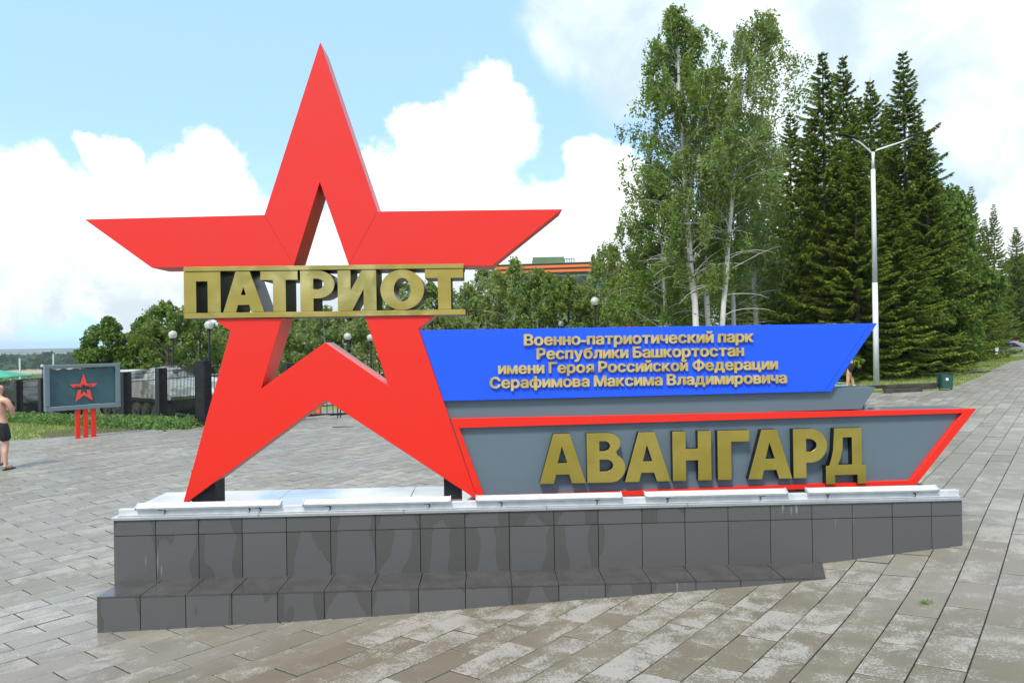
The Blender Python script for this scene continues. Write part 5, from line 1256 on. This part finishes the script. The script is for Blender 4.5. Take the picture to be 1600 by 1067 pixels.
# ------------------------------------------------------------------ people
def skin_mesh(name, verts, edges, m, parent, sub=2, root=0):
    me = bpy.data.meshes.new(name); me.from_pydata([v[:3] for v in verts], edges, []); me.update()
    o = bpy.data.objects.new(name, me); COL.objects.link(o)
    o.modifiers.new('Skin', 'SKIN'); o.modifiers.new('Sub', 'SUBSURF').levels = sub
    for i_, v in enumerate(verts):
        sv_ = me.skin_vertices[0].data[i_]; r_ = v[3]; sv_.radius = r_ if isinstance(r_, tuple) else (r_, r_); sv_.use_root = (i_ == root)
    dg = bpy.context.evaluated_depsgraph_get(); m2 = bpy.data.meshes.new_from_object(o.evaluated_get(dg)); bpy.data.objects.remove(o); m2.name = name
    m2.materials.clear(); m2.materials.append(m)
    for p_ in m2.polygons: p_.use_smooth = True; p_.material_index = 0
    return link(bpy.data.objects.new(name, m2), parent)
def person(loc, rz, lab, shirt, footl, footr, armpose, shoes, socks=False, H=1.78, shorts=CLOTHB, hem=.57):
    """faces +y in its own frame; footl / footr are ankle positions"""
    t = thing('person', loc, lab, 'person', None, rz); k = H / 1.78
    V_ = []; E_ = []
    def v(x, y, z, r): V_.append((x * k, y * k, z * k, (r[0] * k, r[1] * k) if isinstance(r, tuple) else r * k)); return len(V_) - 1
    def e(a, b): E_.append((a, b))
    pel = v(0, 0, .95, (.145, .11)); wst = v(0, .01, 1.10, (.135, .10)); ch = v(0, .0, 1.28, (.185, .120)); sh = v(0, -.01, 1.42, (.13, .09)); nk = v(0, .0, 1.52, .058); hb = v(0, .02, 1.60, .075); hd = v(0, .025, 1.67, (.078, .098)); ht = v(0, .015, 1.73, (.062, .078))
    for a, b in ((pel, wst), (wst, ch), (ch, sh), (sh, nk), (nk, hb), (hb, hd), (hd, ht)): e(a, b)
    for s_, fo_, sg in ((-1, footl, 'l'), (1, footr, 'r')):
        hp = v(s_ * .10, 0, .90, .095); kx, ky, kz = s_ * .10 * .6 + fo_[0] * .45, fo_[1] * .35 + .04, .50; th_ = v((s_ * .10 + kx) / 2, ky * .4, .72, .085); kn = v(kx, ky, kz, .058)
        cf = v((kx + fo_[0]) / 2 , (ky + fo_[1]) / 2 - .02, (kz + fo_[2]) / 2 + .06, .056); an = v(fo_[0], fo_[1], fo_[2], .036); hl = v(fo_[0], fo_[1] - .03, fo_[2] - .045, .036); to = v(fo_[0] + s_ * .02, fo_[1] + .15, fo_[2] - .055, (.038, .022))
        for a, b in ((pel, hp), (hp, th_), (th_, kn), (kn, cf), (cf, an), (an, hl), (hl, to)): e(a, b)
        S = v(s_ * .205, -.01, 1.415, .066); e(sh, S); prev = S
        P_ = armpose[0 if s_ < 0 else 1]
        for (x, y, z, r) in P_: q = v(x, y, z, r); e(prev, q); prev = q
    body = skin_mesh('body', V_, E_, SKIN, t)
    # face details and ears
    mb = MB(); mb.sphere((0, .118 * k, 1.655 * k), .016 * k, 8, 0, (1, 1.3, 1.5)); mb.obj('nose', SKIN, t, smooth=True)
    for s_ in (-1, 1):
        mb = MB(); mb.sphere((s_ * .084 * k, .01 * k, 1.665 * k), .026 * k, 8, 0, (.4, .8, 1.2)); mb.obj('ear', SKIN, t, smooth=True)
        mb = MB(); mb.sphere((s_ * .032 * k, .105 * k, 1.675 * k), .012 * k, 8); mb.obj('eye', PRINTB, t, smooth=True)
    # hands: five fingers each
    for s_, P_ in ((-1, armpose[0]), (1, armpose[1])):
        w0, w1 = Vector(P_[-2][:3]), Vector(P_[-1][:3]); dv = (w1 - w0).normalized(); sd_ = dv.cross(Vector((0, 1, .2))).normalized()
        if sd_.length < .5: sd_ = Vector((1, 0, 0))
        hv = [((w1 + dv * 0)[:] + (.026,)), ((w1 + dv * .05)[:] + ((.040, .020),)), ((w1 + dv * .085)[:] + ((.040, .017),))]; he = [(0, 1), (1, 2)]
        for q in range(4):
            o_ = sd_ * (-.030 + .020 * q); ln = (.062, .072, .068, .052)[q]; b0_ = len(hv)
            hv += [((w1 + dv * .10 + o_)[:] + (.0095,)), ((w1 + dv * (.10 + ln * .5) + o_)[:] + (.0088,)), ((w1 + dv * (.10 + ln) + o_ + Vector((0, .012, 0)))[:] + (.0075,))]; he += [(2, b0_), (b0_, b0_ + 1), (b0_ + 1, b0_ + 2)]
        b0_ = len(hv); hv += [((w1 + dv * .045 - sd_ * .05)[:] + (.011,)), ((w1 + dv * .085 - sd_ * .062)[:] + (.0095,))]; he += [(1, b0_), (b0_, b0_ + 1)]
        skin_mesh('hand', [(a * k, b * k, c * k, (r[0] * k, r[1] * k) if isinstance(r, tuple) else r * k) for a, b, c, r in hv], he, SKIN, t, 1, 1)
    # shorts
    Vs_ = []; Es_ = []
    def vs2(x, y, z, r): Vs_.append((x * k, y * k, z * k, (r[0] * k, r[1] * k) if isinstance(r, tuple) else r * k)); return len(Vs_) - 1
    a = vs2(0, 0, .93, (.165, .130)); b = vs2(0, .005, 1.03, (.150, .115)); Es_.append((a, b))
    for s_, fo_ in ((-1, footl), (1, footr)):
        kx, ky = s_ * .06 + fo_[0] * .45, fo_[1] * .35 + .04
        c = vs2(s_ * .105, 0, .84, .120); d_ = vs2((s_ * .10 + kx) / 2 + s_ * .01, ky * .45, .70, .112); f_ = vs2(kx * .96 + s_ * .008, ky * .8, hem, .104); Es_ += [(a, c), (c, d_), (d_, f_)]
    skin_mesh('shorts', Vs_, Es_, shorts, t)
    if shirt:
        Vs_ = []; Es_ = []
        a = vs2(0, 0, 1.03, (.160, .125)); b = vs2(0, 0, 1.2, (.165, .125)); c = vs2(0, 0, 1.36, (.175, .120)); d_ = vs2(0, -.01, 1.46, (.10, .075)); Es_ += [(a, b), (b, c), (c, d_)]
        for s_, P_ in ((-1, armpose[0]), (1, armpose[1])):
            q = vs2(s_ * .19, -.01, 1.42, .072); m_ = Vector(P_[0][:3]); g_ = vs2(m_.x, m_.y, m_.z, .066); Es_ += [(c, q), (q, g_)]
        skin_mesh('shirt', Vs_, Es_, shirt, t)
    for fo_, s_ in ((footl, -1), (footr, 1)):
        mb = MB(); c = Vector(((fo_[0] + s_ * .01) * k, (fo_[1] + .065) * k, (fo_[2] - .085) * k)); mb.box(c, (.095 * k, .27 * k, .022), 0, bev=.008)
        if shoes is CLOTHB: 
            mb.tube([c + Vector((-.045 * k, .06 * k, .01)), c + Vector((0, .03 * k, .055)), c + Vector((.045 * k, .06 * k, .01))], .010, 5)
            mb.obj('sandal', RUBBER, t)
        else:
            mb.sphere(c + Vector((0, .03, .03)), .05, 10, 0, (.9, 2.2, .8)); mb.obj('shoe', shoes, t, smooth=True)
        if socks:
            mb = MB(); mb.tube([((fo_[0]) * k, fo_[1] * k, (fo_[2] - .05) * k), ((fo_[0]) * k, fo_[1] * k, (fo_[2] + .09) * k)], [.050, .048], 10); mb.obj('sock', CLOTHW, t, smooth=True)
    return t
fold = ([(-.27, .02, 1.27, .048), (-.29, .06, 1.13, .042), (-.17, .20, 1.16, .036), (-.06, .25, 1.20, .028)], [(.27, .02, 1.27, .048), (.26, .09, 1.12, .042), (.13, .20, 1.14, .036), (.03, .24, 1.17, .028)])
pp = gpt(8, 734); pp.x -= .02
person(Vector((pp.x - .10, pp.y, pp.z)), R(-8), 'shirtless bald man in black shorts and flip flops seen from behind at the left edge', None, (-.24, .25, .14), (.150, 0.0, .105), fold, CLOTHB, False, 1.80)
hang = ([(-.22, 0, 1.28, .046), (-.25, -.02, 1.14, .040), (-.25, .03, 1.0, .034), (-.24, .08, .90, .027)], [(.22, 0, 1.28, .046), (.25, -.02, 1.14, .040), (.25, .03, 1.0, .034), (.24, .08, .90, .027)])
pp = post_at(1327, 23.4); person(pp, R(75), 'person in black shorts and white socks standing behind the blue panel, one leg visible', CLOTHB, (-.12, .12, .105), (.10, -.14, .105), fold, CLOTHW, True, 1.75, CLOTHB, .69)
p = post_at(1311, 23.0); mb = MB(); mb.box((0, 0, .12), (.50, .22, .24), 0, bev=.05); mb.tube([(-.14, 0, .22), (-.10, 0, .33), (.10, 0, .33), (.14, 0, .22)], .012, 5); o = mb.obj('bag', DENIM); o.location = p; tag(o, 'light blue bag on the paving beside the standing person\'s feet', 'bag')
# tuft of grass in the paving, bottom right
p = gpt(1446, 943); C_ = np.array(p) + NR.normal(0, 1, (60, 3)) * np.array([.022, .018, .006]) + np.array([0, 0, .008]); V, Fq = leaves_quads(C_, .006, asp=6); tag(mesh_np('grass_tuft', V, Fq, L_WEED), 'tiny grass tuft in a paving joint right of the plinth', 'grass', kind='stuff')

# ------------------------------------------------------------------ air over the valley
mb = MB(); zlo, zhi = -70.0, 75.0
mb.box((0, 0, (zlo + zhi) / 2), (21000, 21000, zhi - zlo), 0)
hz = bpy.data.materials.new('air'); hz.use_nodes = True; ht_ = hz.node_tree; ht_.nodes.clear()
pv_ = ht_.nodes.new('ShaderNodeVolumePrincipled'); pv_.inputs['Color'].default_value = (.80, .90, 1.0, 1); pv_.inputs['Density'].default_value = .00011; pv_.inputs['Anisotropy'].default_value = .2
oo = ht_.nodes.new('ShaderNodeOutputMaterial'); ht_.links.new(pv_.outputs[0], oo.inputs['Volume'])
o = mb.obj('haze', hz); tag(o, kind='stuff')
